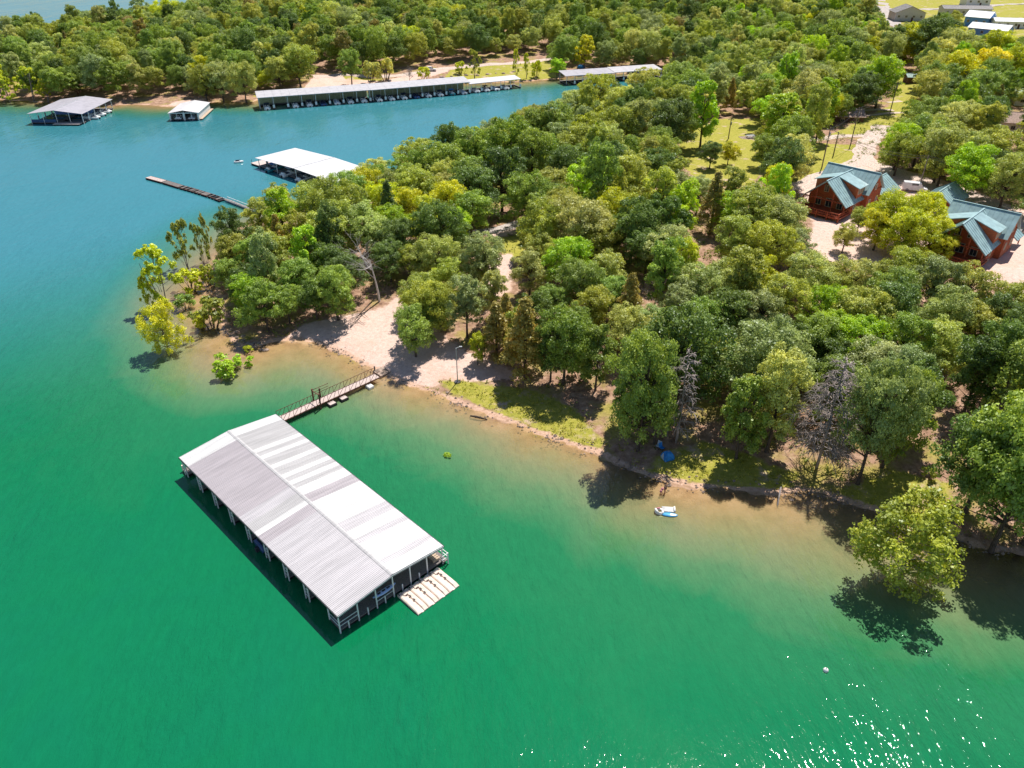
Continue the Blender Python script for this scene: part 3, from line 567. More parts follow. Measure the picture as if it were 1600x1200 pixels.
# --- round the cabins and the slope in front of them
for a in [(1395,335,34,'oak',Y),(1440,335,34,'oak',Y),(1418,362,34,'oak',Y),(1375,352,26,'oak',Y),(1462,362,26,'oak',Y),(1476,388,18,'oak',Y),(1322,368,18,'oak',P),(1345,340,16,'oak',O),(1420,425,36,'oak',O),(1462,445,40,'oak',GG),(1515,455,40,'oak',P),(1480,490,42,'oak',GG),
 (1330,440,36,'oak',P),(1300,452,30,'oak',O),(1345,490,40,'oak',O),(1400,480,40,'oak',D),(1345,535,40,'oak',B),(1415,535,42,'oak',M_),(1470,540,40,'oak',P),(1560,500,38,'oak',D),(1590,480,36,'oak',O),(1385,440,30,'oak',O),(1300,560,34,'oak',D),(1530,505,34,'oak',O)]: T(*a)
# --- the upper wood and the bright trees by the road
for a in [(832,200,26,'oak',M_),(868,192,30,'oak',M_),(938,148,30,'oak',O),(900,170,26,'oak',P),(912,228,32,'oak',O),(960,205,36,'oak',O),(1000,190,30,'oak',O),(1052,190,34,'oak',D),(1088,140,26,'oak',M_),(1102,168,24,'poplar',B),(1010,135,26,'oak',P),(1062,128,26,'oak',M_),(970,165,26,'oak',P),
 (840,242,30,'oak',M_),(880,262,30,'oak',D),(930,282,36,'oak',B),(985,278,36,'oak',O),(1022,262,28,'oak',D),(790,232,28,'oak',O),(1112,238,16,'oak',D),(1140,236,14,'oak',Y),(1055,300,28,'oak',GG),(1092,300,24,'oak',GG)]: T(*a)
TB(1222,168,78,'poplar',B,'tall bright green cottonwood behind another at the lawn'); TB(1215,238,86,'poplar',B,'broad bright green cottonwood at the edge of the lawn',1.5); TB(1274,222,92,'poplar',B,'leaning bright green cottonwood beside the gravel drive',1.0)
TB(1232,294,78,'oak',P,'pale feathery yellow tree on the lawn corner above the nearest cabin',.95); TB(1342,180,62,'oak',D,'dark round tree behind the utility poles at the road'); TB(1190,262,50,'oak',M_,'dark leafy tree at the foot of the broad bright cottonwood')
for a in [(1380,120,30,'oak',B),(1340,100,28,'oak',M_),(1408,222,28,'oak',B),(1440,212,30,'oak',M_),(1475,232,34,'oak',P),(1408,234,26,'oak',O),(1520,262,34,'oak',B),(1560,235,34,'oak',O),(1455,180,28,'oak',M_),(1500,190,30,'oak',P),(1478,248,28,'oak',O),(1580,275,34,'oak',P),(1545,180,28,'oak',D),
 (1500,110,28,'oak',Y),(1545,105,28,'oak',GO),(1585,100,28,'oak',Y),(1470,125,26,'oak',M_),(1420,65,26,'oak',Y),(1530,140,28,'oak',M_),(1310,60,26,'oak',M_),(1310,130,24,'oak',O),(1460,60,30,'oak',D),(1490,75,26,'oak',P),(1560,70,22,'oak',Y)]: T(*a)
# --- far shore
TB(18,160,42,'willow',Y,'yellow green willow leaning over the water at the far left edge',1.3); TB(52,158,52,'willow',Y,'bright yellow willow left of the grey boathouse on the far shore',1.2); TB(75,160,36,'willow',Y,'yellow willow close beside the grey boathouse roof',1.0); TB(5,150,50,'willow',Y,'yellow green willow cut by the left edge of the photo',1.2)
TB(325,162,58,'oak',O,'pale waterside tree right of the small white boathouse',.8); TB(385,160,60,'oak',P,'pale waterside tree left of the long boat dock',.8); TB(350,160,62,'oak',P,'middle of the pale waterside trees beside the long dock',.9); TB(470,138,62,'oak',O,'large pale tree above the left end of the long dock',1.1); TB(440,142,50,'oak',P,'pale bushy tree at the left end of the long dock roof')
TB(550,132,52,'oak',M_,'dark tree right of the gravel turn behind the long dock',.8); TB(580,128,30,'shrub',P,'pale bush behind the middle of the long dock',.8); TB(603,126,32,'shrub',P,'second pale bush behind the middle of the long dock',.8); TB(742,124,44,'willow',O,'tall thin tree behind the right section of the long dock',.8); TB(806,124,44,'willow',Y,'narrow yellow green tree between the two long docks',.5)
TB(822,122,36,'willow',Y,'yellow green reedy tree on the far grass bank',.6); TB(838,121,24,'shrub',Y,'low yellow green bush on the far grass bank',.7); TB(870,123,30,'oak',B,'small bright round tree at the left end of the right dock',.9); TB(912,110,50,'poplar',Y,'yellow green tree above the right dock',1.2); TB(720,115,18,'shrub',Y,'bush on the bank behind the right section of the long dock',.9); TB(662,126,20,'shrub',Y,'bush by the road fork behind the long dock',1.0)
# --- fill the rest of the woods
clear_px = [[(-80,158),(60,158),(170,160),(320,160),(400,160),(820,126),(930,136),(922,142),(850,160),(800,180),(740,198),(700,208),(640,228),(612,255),(575,260),(548,270),(545,282),(480,286),(440,291),(400,314),(385,322),(350,345),(320,330),(330,420),(345,470),(305,480),(345,515),(400,535),(430,525),(480,495),(560,488),(600,475),(632,440),(655,432),(640,470),(622,500),(628,550),(640,560),(700,545),(720,562),(780,600),(860,612),(945,640),(950,700),(1010,738),(1040,690),(1110,720),(1180,735),(1250,750),(1340,770),(1400,700),(1470,700),(1470,760),(1340,800),(1340,850),(1500,900),(1700,890),(1700,1300),(-80,1300)],
 [(745,352),(805,343),(815,360),(812,392),(785,382),(750,366)], [(1068,215),(1100,190),(1180,186),(1200,225),(1175,280),(1105,280),(1062,245)],
 [(1240,296),(1262,262),(1272,215),(1300,195),(1345,190),(1385,160),(1398,100),(1438,100),(1442,130),(1412,165),(1400,195),(1372,212),(1368,248),(1420,268),(1500,300),(1660,365),(1660,480),(1590,462),(1540,432),(1500,424),(1480,405),(1372,412),(1265,395),(1268,350)],
 [(1362,-20),(1700,-20),(1700,35),(1600,52),(1570,58),(1508,58),(1503,24),(1470,18),(1440,34),(1400,46),(1372,20)], [(468,142),(480,120),(522,110),(590,118),(650,104),(700,96),(862,84),(866,122),(680,136),(500,140)],
 [(1562,172),(1600,160),(1600,205),(1565,195)], [(150,170),(150,158),(300,150),(330,158),(320,168)], [(880,118),(1030,112),(1040,128),(890,134)], [(755,415),(795,400),(800,440),(770,470)], [(1105,330),(1140,325),(1140,380),(1100,385)]]
clear_px += [[(1040,690),(1065,655),(1112,655),(1118,720),(1060,735)], [(1215,715),(1240,690),(1262,690),(1258,745),(1215,740)], [(1385,690),(1420,680),(1468,640),(1478,560),(1498,560),(1490,650),(1478,755),(1390,740)], [(1120,640),(1105,600),(1140,600)],
 [(565,375),(625,375),(625,470),(565,470)], [(930,600),(925,560),(960,545),(965,600)], [(690,500),(735,500),(740,560),(700,560)], [(750,560),(810,565),(850,600),(780,600)], [(1060,375),(1110,345),(1140,375),(1110,395)], [(980,545),(1000,520),(1030,560)], [(600,430),(630,395),(660,440),(640,470)], [(1200,500),(1240,495),(1255,520),(1215,525)]]
clear_px = [np.array(p, float) for p in clear_px]
def covered(x, y, z, s, kind='oak', hs=1.0):
    H, Rc = PROTO[kind][0][:2]; cx, cy, zc = project(x, y, z + H * s * hs * .58); r = Rc * s * FPX / zc * .8; v = H * s * .36 * FPX / zc * .85
    a = np.arange(8) * math.pi / 4; qx = np.append(cx + r * np.cos(a), [cx]); qy = np.append(cy + v * np.sin(a), [cy]); bx, by, _ = project(x, y, z)
    qx = np.append(qx, bx); qy = np.append(qy, by)
    return any(inside(qx, qy, p).any() for p in clear_px)
FR = random.Random(21); fill = []; cell = {}
def near_ok(x, y, rad):
    k = 9.0
    for i in range(int(x // k) - 2, int(x // k) + 3):
        for j in range(int(y // k) - 2, int(y // k) + 3):
            for (u, v, r) in cell.get((i, j), ()):
                if (x - u) ** 2 + (y - v) ** 2 < ((rad + r) * .60) ** 2: return False
    return True
def put(x, y, r): cell.setdefault((int(x // 9.0), int(y // 9.0)), []).append((x, y, r))
for t in trees: put(t[0], t[1], min(6.5, crown_r(t[5]) * t[3]))
cand = []
yy = 55.0
while yy < 690:
    step = 4.2 if yy < 300 else 5.4; half = yy * .78 + 30; xx = -half
    while xx < half:
        cand.append((xx + FR.uniform(-.5, .5) * step, yy + FR.uniform(-.5, .5) * step)); xx += step
    yy += step
cand = np.array(cand); cd = sdist(cand[:, 0], cand[:, 1], land); cand = cand[cd > 2.5]; chh = height(cand[:, 0], cand[:, 1])
order = list(range(len(cand))); FR.shuffle(order)
for i in order:
    x, y = cand[i]; z = chh[i]; px, py, zc = project(x, y, z + 7)
    if not (-60 < px < 1680 and -120 < py < 1000): continue
    far = y > 300
    if y < 270 and math.sin(x * .21 + 2 * math.sin(y * .09)) * math.sin(y * .19 + 1.1) > .62: continue
    u = FR.random(); kind = 'oak' if u < .74 else ('tall' if u < .92 else ('cedar' if u < .97 else 'poplar'))
    s = FR.uniform(.62, 1.2) if kind == 'oak' else FR.uniform(.7, 1.15); hs = FR.uniform(.85, 1.25)
    r = crown_r(kind) * s
    if not near_ok(x, y, r * (.9 if far else .97)): continue
    if covered(x, y, z, s, kind, hs): continue
    if px > 1150 and py < 330: cn = FR.choices([M_, O, B, P, D, Y, GG, GO], [28, 26, 14, 14, 14, 5, 6, 0])[0]
    elif far: cn = FR.choices([M_, O, P, D, GG, BR, Y], [34, 26, 10, 18, 10, 3, 2])[0]
    else: cn = FR.choices([M_, O, P, D, GG, B, Y], [26, 24, 10, 22, 13, 5, 2])[0]
    if kind == 'cedar': cn = FR.choice([BR, D, O])
    fill.append((x, y, z, s, hs, kind, FR.randrange(len(PROTO[kind])), cn, None, px, py)); put(x, y, r)
fill.sort(key=lambda t: -crown_r(t[5]) * t[3] / project(t[0], t[1], t[2] + 6)[2])
near_kinds = 300
shrubs = [t for t in trees if t[5] == 'shrub']; hand = [t for t in trees if t[5] != 'shrub']
single = hand + fill[:max(0, near_kinds - len(hand))]; rest = fill[max(0, near_kinds - len(hand)):]
LAND = [('main boat dock', 480, 800), ('gangway foot on the beach', 590, 585), ('bare sand beach', 540, 510), ('lamp post on the grass strip', 716, 560), ('blue tent', 1041, 713), ('people in the shallows', 1037, 765), ('lone tree in the water', 1425, 850),
 ('tall white dead tree', 590, 400), ('left cabin', 1320, 300), ('right cabin', 1535, 360), ('roadside van', 1425, 292), ('lawn picnic table', 1172, 212), ('white-roofed cove dock', 470, 258), ('low pontoon walkway', 310, 300), ('grey far boathouse', 105, 172),
 ('small white boathouse', 290, 176), ('left end of the long dock', 430, 155), ('right end of the long dock', 790, 130), ('right-hand far dock', 960, 122), ('grey gabled house', 1415, 20), ('blue white-roofed building', 1540, 40), ('tan-roofed house', 1585, 180), ('green-roofed shed', 1430, 120),
 ('bare grey tree by the shore', 1280, 640), ('gravel track in the wood', 785, 358), ('forked dead trunk', 930, 570), ('leafless tree in the middle wood', 1015, 440), ('road fork', 1350, 230), ('dark parked car under the trees', 672, 358), ('slope below the cabins', 1400, 500), ('right edge of the wood', 1590, 560), ('open wood behind the beach', 790, 470), ('cove mouth', 620, 240), ('inner cove', 900, 150), ('wooded point', 430, 400), ('far hillside', 600, 50), ('far left lake corner', 120, 40), ('hidden upper drive', 1180, 100), ('house roof in the trees', 1270, 148)]
ORD = ['closest', 'second closest', 'third closest', 'fourth closest', 'fifth closest', 'sixth closest', 'seventh closest', 'eighth closest', 'ninth closest', 'tenth closest', 'eleventh closest', 'twelfth closest', 'thirteenth closest', 'fourteenth closest', 'fifteenth closest', 'sixteenth closest']
buck = {}
labels = {}
for i, t in enumerate(single):
    if t[8]: continue
    cx, cy, _ = project(t[0], t[1], t[2] + PROTO[t[5]][0][0] * t[3] * .6)
    L_ = min(LAND, key=lambda q: (q[1] - cx) ** 2 + (q[2] - cy) ** 2 * 2.0); buck.setdefault((L_[0], t[7], t[5]), []).append(((L_[1] - cx) ** 2 + (L_[2] - cy) ** 2, i))
for (ln, cn, kd), lst in buck.items():
    lst.sort()
    for k, (_, i) in enumerate(lst):
        labels[i] = f'{cn} {KINDN[kd]} {ORD[min(k, 15)]} to the {ln}' if len(lst) > 1 else f'only {cn} {KINDN[kd]} close to the {ln}'
def jitter(c, rnd): v = rnd.uniform(.85, 1.15); return [c[0] * v * rnd.uniform(.93, 1.07), c[1] * v, c[2] * v * rnd.uniform(.85, 1.2)]
CR = random.Random(5)
for i, t in enumerate(single + shrubs):
    x, y, z, s, hs, kind, var, cn, lab, _, _ = t; H, Rc, tm, cm = PROTO[kind][var]
    e = thing(KINDO[kind], lab or labels.get(i), 'bush' if kind == 'shrub' else 'tree', (x, y, z), CR.uniform(0, 6.28), 'bushes in and beside the water' if kind == 'shrub' else ('trees standing in the lake' if kind in ('willow', 'cypress') else 'trees of the wood'))
    e.scale = (s, s, s * hs); link('trunk', tm, e); c = link('crown', cm, e); c['leafcol'] = jitter(PALETTE[cn], CR)
# --- the far woods, too many to count: one mass
src = {}
for o in C.objects:
    if o.name.startswith('crown') and o.data.name not in src: src[o.data.name] = o
used = [(kd, k) for kd in ('oak', 'tall', 'cedar', 'poplar') for k in range(len(PROTO[kd])) if PROTO[kd][k][3].name in src]
fme = bpy.data.meshes.new('far_forest'); fme.from_pydata([(t[0], t[1], t[2]) for t in rest], [], [])
at = fme.attributes.new('idx', 'INT', 'POINT'); at.data.foreach_set('value', [used.index((t[5], t[6])) if (t[5], t[6]) in used else 0 for t in rest])
at = fme.attributes.new('sc', 'FLOAT_VECTOR', 'POINT'); at.data.foreach_set('vector', [v for t in rest for v in (t[3], t[3], t[3] * t[4])])
at = fme.attributes.new('rot', 'FLOAT_VECTOR', 'POINT'); at.data.foreach_set('vector', [v for t in rest for v in (0, 0, CR.uniform(0, 6.28))])
at = fme.attributes.new('leafcol', 'FLOAT_VECTOR', 'POINT'); at.data.foreach_set('vector', [v for t in rest for v in jitter(PALETTE[t[7]], CR)])
forest = link('far_forest', fme, label='dense mixed green wood covering the far shores and hills', cat='forest', kind='stuff')
ng = bpy.data.node_groups.new('forest_nodes', 'GeometryNodeTree'); ng.interface.new_socket('Geometry', in_out='INPUT', socket_type='NodeSocketGeometry'); ng.interface.new_socket('Geometry', in_out='OUTPUT', socket_type='NodeSocketGeometry')
gi = ng.nodes.new('NodeGroupInput'); go = ng.nodes.new('NodeGroupOutput'); iop = ng.nodes.new('GeometryNodeInstanceOnPoints'); jn = ng.nodes.new('GeometryNodeJoinGeometry')
def nattr(n, t):
    a = ng.nodes.new('GeometryNodeInputNamedAttribute'); a.data_type = t; a.inputs['Name'].default_value = n; return [s for s in a.outputs if s.enabled and s.name == 'Attribute'][0]
for kd, k in reversed(used):
    oi = ng.nodes.new('GeometryNodeObjectInfo'); me = PROTO[kd][k][3]; oi.inputs['Object'].default_value = src[me.name]; oi.inputs['As Instance'].default_value = True; ng.links.new(oi.outputs['Geometry'], jn.inputs[0])
ng.links.new(gi.outputs[0], iop.inputs['Points']); ng.links.new(jn.outputs[0], iop.inputs['Instance']); iop.inputs['Pick Instance'].default_value = True
ng.links.new(nattr('idx', 'INT'), iop.inputs['Instance Index']); ng.links.new(nattr('sc', 'FLOAT_VECTOR'), iop.inputs['Scale'])
er = ng.nodes.new('FunctionNodeEulerToRotation'); ng.links.new(nattr('rot', 'FLOAT_VECTOR'), er.inputs[0]); ng.links.new(er.outputs[0], iop.inputs['Rotation'])
ng.links.new(iop.outputs[0], go.inputs[0]); gm = forest.modifiers.new('forest', 'NODES'); gm.node_group = ng
print('TREES', len(single), len(shrubs), 'rest', len(rest))
# ================================================================== docks and boats
def lerp(a, b, t): return a + (b - a) * t
def sheet_mesh(w, L, rise, ribs, mname):          # one corrugated sheet: x 0..w, runs down +y from the ridge, falling by rise
    mb = MB(); xs = []; 
    for i in range(ribs):
        x0 = w * i / ribs; p = w / ribs; xs += [(x0, 0), (x0 + p * .62, 0), (x0 + p * .72, .045), (x0 + p * .9, .045)]
    xs.append((w - .004, 0)); n = len(xs)
    vs = [(x, 0, z) for x, z in xs] + [(x, L, z - rise) for x, z in xs] + [(x, 0, -.03) for x, z in xs] + [(x, L, -.03 - rise) for x, z in xs]
    fs = [(i, i + 1, n + i + 1, n + i) for i in range(n - 1)] + [(2 * n + i + 1, 2 * n + i, 3 * n + i, 3 * n + i + 1) for i in range(n - 1)] + [(n + i, n + i + 1, 3 * n + i + 1, 3 * n + i) for i in range(n - 1)] + [(i + 1, i, 2 * n + i, 2 * n + i + 1) for i in range(n - 1)]
    mb.add(vs, fs); return mb.mesh('roof_sheet', mname)
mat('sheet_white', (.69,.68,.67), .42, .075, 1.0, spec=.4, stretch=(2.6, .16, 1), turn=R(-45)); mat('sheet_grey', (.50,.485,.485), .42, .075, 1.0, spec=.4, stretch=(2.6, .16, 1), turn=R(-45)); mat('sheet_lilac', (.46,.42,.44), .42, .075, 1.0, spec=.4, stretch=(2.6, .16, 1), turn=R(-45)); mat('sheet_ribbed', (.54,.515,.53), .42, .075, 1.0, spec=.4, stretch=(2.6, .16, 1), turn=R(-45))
Dk = thing('boat_dock', 'large floating boat dock with striped white metal roof in the foreground', 'boat dock', (*W(280,715,2.9)[:2], 0), 0)
pA, pB, pD = W(280,715,2.9), W(435,648,2.9), W(527,963,2.9); ax = (pD - pA); DL = 37.4; DWID = 14.4; ang = math.atan2(ax.y, ax.x); Dk.rotation_euler = (0, 0, ang)
EAVE, RIDGE = 2.9, 3.62; NS = 41; sw = DL / NS; ym = DWID / 2
def band(t, tab):
    for lim, c in tab:
        if t < lim: return c
    return tab[-1][1]
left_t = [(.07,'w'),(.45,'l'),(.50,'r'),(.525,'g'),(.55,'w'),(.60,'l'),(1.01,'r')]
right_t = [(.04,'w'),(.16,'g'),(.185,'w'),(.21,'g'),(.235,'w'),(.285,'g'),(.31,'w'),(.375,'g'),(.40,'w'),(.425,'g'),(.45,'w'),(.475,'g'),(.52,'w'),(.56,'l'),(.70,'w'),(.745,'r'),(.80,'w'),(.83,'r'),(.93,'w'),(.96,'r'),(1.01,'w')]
MN = {'w': 'sheet_white', 'g': 'sheet_grey', 'l': 'sheet_lilac', 'r': 'sheet_ribbed'}
sheets = {k: sheet_mesh(sw, ym, RIDGE - EAVE, 4, MN[k]) for k in MN}
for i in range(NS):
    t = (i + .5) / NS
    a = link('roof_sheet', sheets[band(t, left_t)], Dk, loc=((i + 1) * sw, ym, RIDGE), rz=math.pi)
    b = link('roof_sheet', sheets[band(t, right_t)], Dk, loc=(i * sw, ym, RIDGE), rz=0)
mb = MB(); mb.add([(0,ym-.22,RIDGE+.03),(0,ym,RIDGE+.1),(0,ym+.22,RIDGE+.03),(DL,ym-.22,RIDGE+.03),(DL,ym,RIDGE+.1),(DL,ym+.22,RIDGE+.03)], [(0,1,4,3),(1,2,5,4)]); mb.build('ridge_cap', 'sheet_grey', Dk)
mb = MB(); e = .06
for y in (-.06, DWID + .06): mb.box((DL/2, y, EAVE - .1), (DL + .2, .07, .2))
mb.build('eave_gutter', 'dark_metal', Dk)
mb = MB()
for x in (-.08, DL + .08):
    for y0, y1 in ((0, ym), (DWID, ym)): mb.bar((x, y0, EAVE - .12), (x, y1, RIDGE - .12), .06, .2)
mb.build('gable_trim', 'dull_metal', Dk)
mb = MB()                                           # steel beams under the roof
for i in range(0, 10): x = DL * i / 9; x = min(max(x, .3), DL - .3); [mb.bar((x, y0, EAVE - .17), (x, ym, RIDGE - .17), .1, .16) for y0 in (.1, DWID - .1)]
for y in (.3, 3.7, ym, DWID - 3.7, DWID - .3): mb.bar((.3, y, EAVE - .2 + (RIDGE - EAVE) * (1 - abs(y - ym) / ym)), (DL - .3, y, EAVE - .2 + (RIDGE - EAVE) * (1 - abs(y - ym) / ym)), .1, .14)
mb.build('roof_beam', 'white_metal', Dk)
FZ = .55
def walkway(x0, x1, y0, y1, par, m='deck_grey', z=FZ):
    mb = MB(); mb.box(((x0 + x1) / 2, (y0 + y1) / 2, z - .06), (x1 - x0, y1 - y0, .1)); o = mb.build('walkway', m, par)
    f = MB(); lx, ly = x1 - x0 - .3, y1 - y0 - .2; f.box(((x0 + x1) / 2, (y0 + y1) / 2, .14), (max(.2, lx), max(.2, ly), .68)); f.build('float', 'foam_black', o); return o
walkway(.4, DL - 2.3, ym - .8, ym + .8, Dk); walkway(DL - 2.2, DL - .1, .15, DWID - .1, Dk); walkway(-.6, .3, .15, DWID - .1, Dk)
slots = [DL - 2.2 - 4.32 * (i + 1) for i in range(8)]
for i, x in enumerate(slots):
    for side in (0, 1):
        y0, y1 = (.1, ym - .85) if side == 0 else (ym + .85, DWID - .1); walkway(x - .42, x + .42, y0, y1, Dk)
pm = MB(); pm.box((0, 0, 0), (.12, .12, 1)); post_me = pm.mesh('post', 'white_metal')
def post(x, y, z0, z1, par, me=None): o = link('post', me or post_me, par, loc=(x, y, (z0 + z1) / 2)); o.scale = (1, 1, z1 - z0); return o
rail_me = {}
def rail(a, b, par, m='white_metal', w=.06): mb = MB(); mb.bar(a, b, w); return mb.build('rail', m, par)
for x in slots:
    for y in (.12, DWID - .12):
        for dx in (-.38, .38): post(x + dx, y, -.15, EAVE - .2, Dk)
        mb = MB(); [mb.bar((x - .36, y, z), (x + .36, y, z), .05) for z in (.75, 1.3, 1.75)]; mb.build('end_rail', 'white_metal', Dk)
nearx = DL - .14
for y in (.12, 2.5, 4.9, 7.2, 9.6, 12.0, DWID - .12): post(nearx, y, -.15, EAVE - .1 + .7 * (1 - abs(y - ym) / ym), Dk)
for y in (1.2, 3.7, 6.0, 8.4, 10.8): post(nearx + .02, y, -.2, FZ + .55, Dk)
for y in (.12, 3.7, DWID - 3.7, DWID - .12): post(DL - 2.1, y, FZ, EAVE, Dk); post(.2, y, FZ - .3, EAVE, Dk)
for z in (FZ + .5, FZ + 1.05):
    rail((nearx, .15, z), (nearx, 2.45, z), Dk); rail((nearx, 4.95, z), (nearx, 7.15, z), Dk); rail((DL - 2.1, .12, z), (nearx, .12, z), Dk)
    rail((DL - 2.1, DWID + .35, z + .1), (DL + .3, DWID + .35, z + .1), Dk); rail((DL + .3, DWID + .35, z + .1), (DL + .3, DWID - .5, z + .1), Dk)
for x, y in ((DL + .3, DWID + .35), (DL - 2.1, DWID + .35)): post(x, y, 0, FZ + 1.2, Dk)
bump = MB(); bump.box((nearx - .9, DWID + .1, FZ - .12), (2.3, .7, .12)); bump.build('corner_deck', 'deck_grey', Dk)
for i in range(2):                                  # corner bumpers at the far end
    mb = MB(); mb.tube([(-.75, .3 + i * 1.1, .1), (-.75, .3 + i * 1.1, 1.0)], .16, 8); mb.build('bumper', 'float_tan', Dk)
dm = Matrix.Translation(Dk.location) @ Matrix.Rotation(ang, 4, 'Z')
def dloc(x, y, z): return dm @ Vector((x, y, z))
# wooden bench box at the near right corner
bench = thing('deck_bench', 'slatted light wood bench on the near right corner of the main dock', 'bench', dloc(DL - 1.15, DWID - .75, FZ - .01), ang)
for i in range(5): mb = MB(); mb.box((-.64 + i * .32, 0, .45), (.26, 1.0, .06)); mb.build('slat', 'deck_tan', bench)
for sx in (-.6, .6): mb = MB(); mb.box((sx, 0, .21), (.1, .9, .42)); mb.build('leg', 'deck_tan', bench)
# pale blue kayak on the rail
kay = thing('kayak', 'pale blue kayak resting on the end rail of the main dock', 'kayak', dloc(nearx - .12, 6.1, FZ + 1.0), ang + R(90)); mb = MB(); rings = []
for i in range(11):
    t = i / 10; x = -1.5 + 3.0 * t; w = .36 * math.sin(math.pi * min(max(t, .03), .97)) ** .6; h = .16 * math.sin(math.pi * min(max(t, .05), .95)) ** .5; rings.append([(x, w * math.cos(a), .15 + h * math.sin(a) + .1 * (2 * t - 1) ** 2) for a in [k * math.pi / 5 for k in range(10)]])
mb.loft(rings); mat('kayak_blue', (.42,.55,.85), .4, .05, 2); mb.build('hull', 'kayak_blue', kay, True)
for i in range(3): mb = MB(); mb.box((-.7 + i * .62, 0, .315), (.4, .22, .03)); mb.build('seat_well', 'dark_metal', kay)
# beige jet ski ports moored on the near end
pr = MB()
def port_parts(par):
    mb = MB(); L, w = 3.7, 1.42; prof = [(-w/2,0),(-w/2,.34),(-w/2+.12,.42),(-.2,.40),(-.12,.24),(.12,.24),(.2,.40),(w/2-.12,.42),(w/2,.34),(w/2,0)]
    mb.prism(prof, 0, L - .5); back = [(x, z * .55) for x, z in prof]; k = len(prof)
    mb.add([(x, L - .5, z) for x, z in prof] + [(x, L, z) for x, z in back], [(i, (i + 1) % k, k + (i + 1) % k, k + i) for i in range(k)] + [tuple(range(k, 2 * k))]); mb.build('hull', 'float_tan', par)
    for y in (1.15, 1.85):
        for sx in (-.21,): m2 = MB(); m2.box((sx, y, .415), (.15, .3, .04)); m2.build('roller', 'float_dark', par)
    m2 = MB(); m2.box((0, .45, .45), (.5, .55, .12)); m2.build('bow_stop', 'float_tan', par); m2 = MB(); m2.box((w/2 - .1, .2, .44), (.1, .3, .05)); m2.build('hinge', 'float_dark', par)
names = ['nearest the kayak', 'second from the kayak', 'third from the kayak', 'nearest the wooden bench']
p0 = None
for i in range(4):
    pt = thing('jet_ski_port', f'beige jet ski float moored to the dock end, {names[i]}', 'jet ski port', dloc(DL + .12, 8.15 + i * 1.5, -.06), ang - R(90), 'jet ski floats in a row'); port_parts(pt) if i == 0 else None
    if i == 0: p0 = pt
    else:
        for ch in p0.children: c = ch.copy(); C.objects.link(c); c.parent = pt
# ---------------------------------------------------------------- boats
def boat_proto(hull_m, cover=None, top=None, L=6.2, Bm=2.35):
    e = thing('motor_boat', 'x', 'boat', (0, 0, 0)); mb = MB(); rings = []
    for i in range(9):
        t = i / 8; y = -L/2 + L * t; w = Bm/2 * (1 if t < .5 else math.sqrt(max(0.004, 1 - ((t - .5) / .5) ** 2.2))); zt = .75 + .35 * t * t; keel = -.3 + .75 * max(0, t - .55) ** 1.5
        rings.append([(-w, y, zt), (-w * .93, y, .25), (-w * .55, y, keel + .1), (0, y, keel), (w * .55, y, keel + .1), (w * .93, y, .25), (w, y, zt), (w * .82, y, zt + .05), (-w * .82, y, zt + .05)])
    mb.loft(rings); mb.build('hull', hull_m, e, True)
    if cover: mb = MB(); mb.loft([[(-1.0*k, y, .8), (0, y, .8 + h), (1.0*k, y, .8)] for y, h, k in ((-L/2 + .3,.1,1),(-1,.5,1),(.6,.7,1),(2.2,.35,.7),(2.9,.2,.2))]); mb.build('cover', cover, e)
    else:
        mb = MB(); mb.box((0, -.9, .83), (1.7, 2.6, .06)); mb.build('cockpit', 'canvas_navy', e)
        mb = MB(); mb.box((0, -2.5, .98), (1.5, .5, .34)); mb.build('engine_box', 'boat_white', e)
        mb = MB(); mb.slab([(-1.0,.35,.85),(1.0,.35,.85),(.75,.85,1.45),(-.75,.85,1.45)][::-1], .04); mb.build('windshield', 'window_glass', e)
        for sx in (-.45, .45): mb = MB(); mb.box((sx, -.3, 1.05), (.5, .5, .5)); mb.build('seat', 'vinyl_white', e)
    if top:
        mb = MB(); mb.slab([(-1.0,-1.6,2.05),(1.0,-1.6,2.05),(1.0,.5,2.1),(-1.0,.5,2.1)], .06); mb.build('bimini_top', top, e)
        for sx in (-.98, .98): mb = MB(); mb.bar((sx, -.5, .8), (sx, -1.4, 2.03), .05); mb.bar((sx, -.5, .8), (sx, .4, 2.05), .05); mb.build('top_frame', 'dull_metal', e)
    mb = MB(); mb.box((0, -L/2 - .2, .2), (.4, .45, .7)); mb.build('outdrive', 'dark_metal', e); return e
BP = [boat_proto('boat_white', None, 'canvas_navy'), boat_proto('boat_white', None, None), boat_proto('boat_blue', 'canvas_navy', None), boat_proto('boat_white', 'canvas_light', None), boat_proto('boat_teal', None, 'canvas_blue')]
bused = [False] * len(BP)
def boat(k, loc, rz, label, group=None):
    if not bused[k]: o = BP[k]; bused[k] = True
    else: o = copy_tree(BP[k])
    o.location = loc; o.rotation_euler = (0, 0, rz); o['label'] = label
    if group: o['group'] = group
    elif 'group' in o: del o['group']
    return o
sp = (slots[2] + slots[3]) / 2
boat(2, dloc(sp, 3.2, .05), ang, 'dark blue covered boat under the left eave of the main dock')
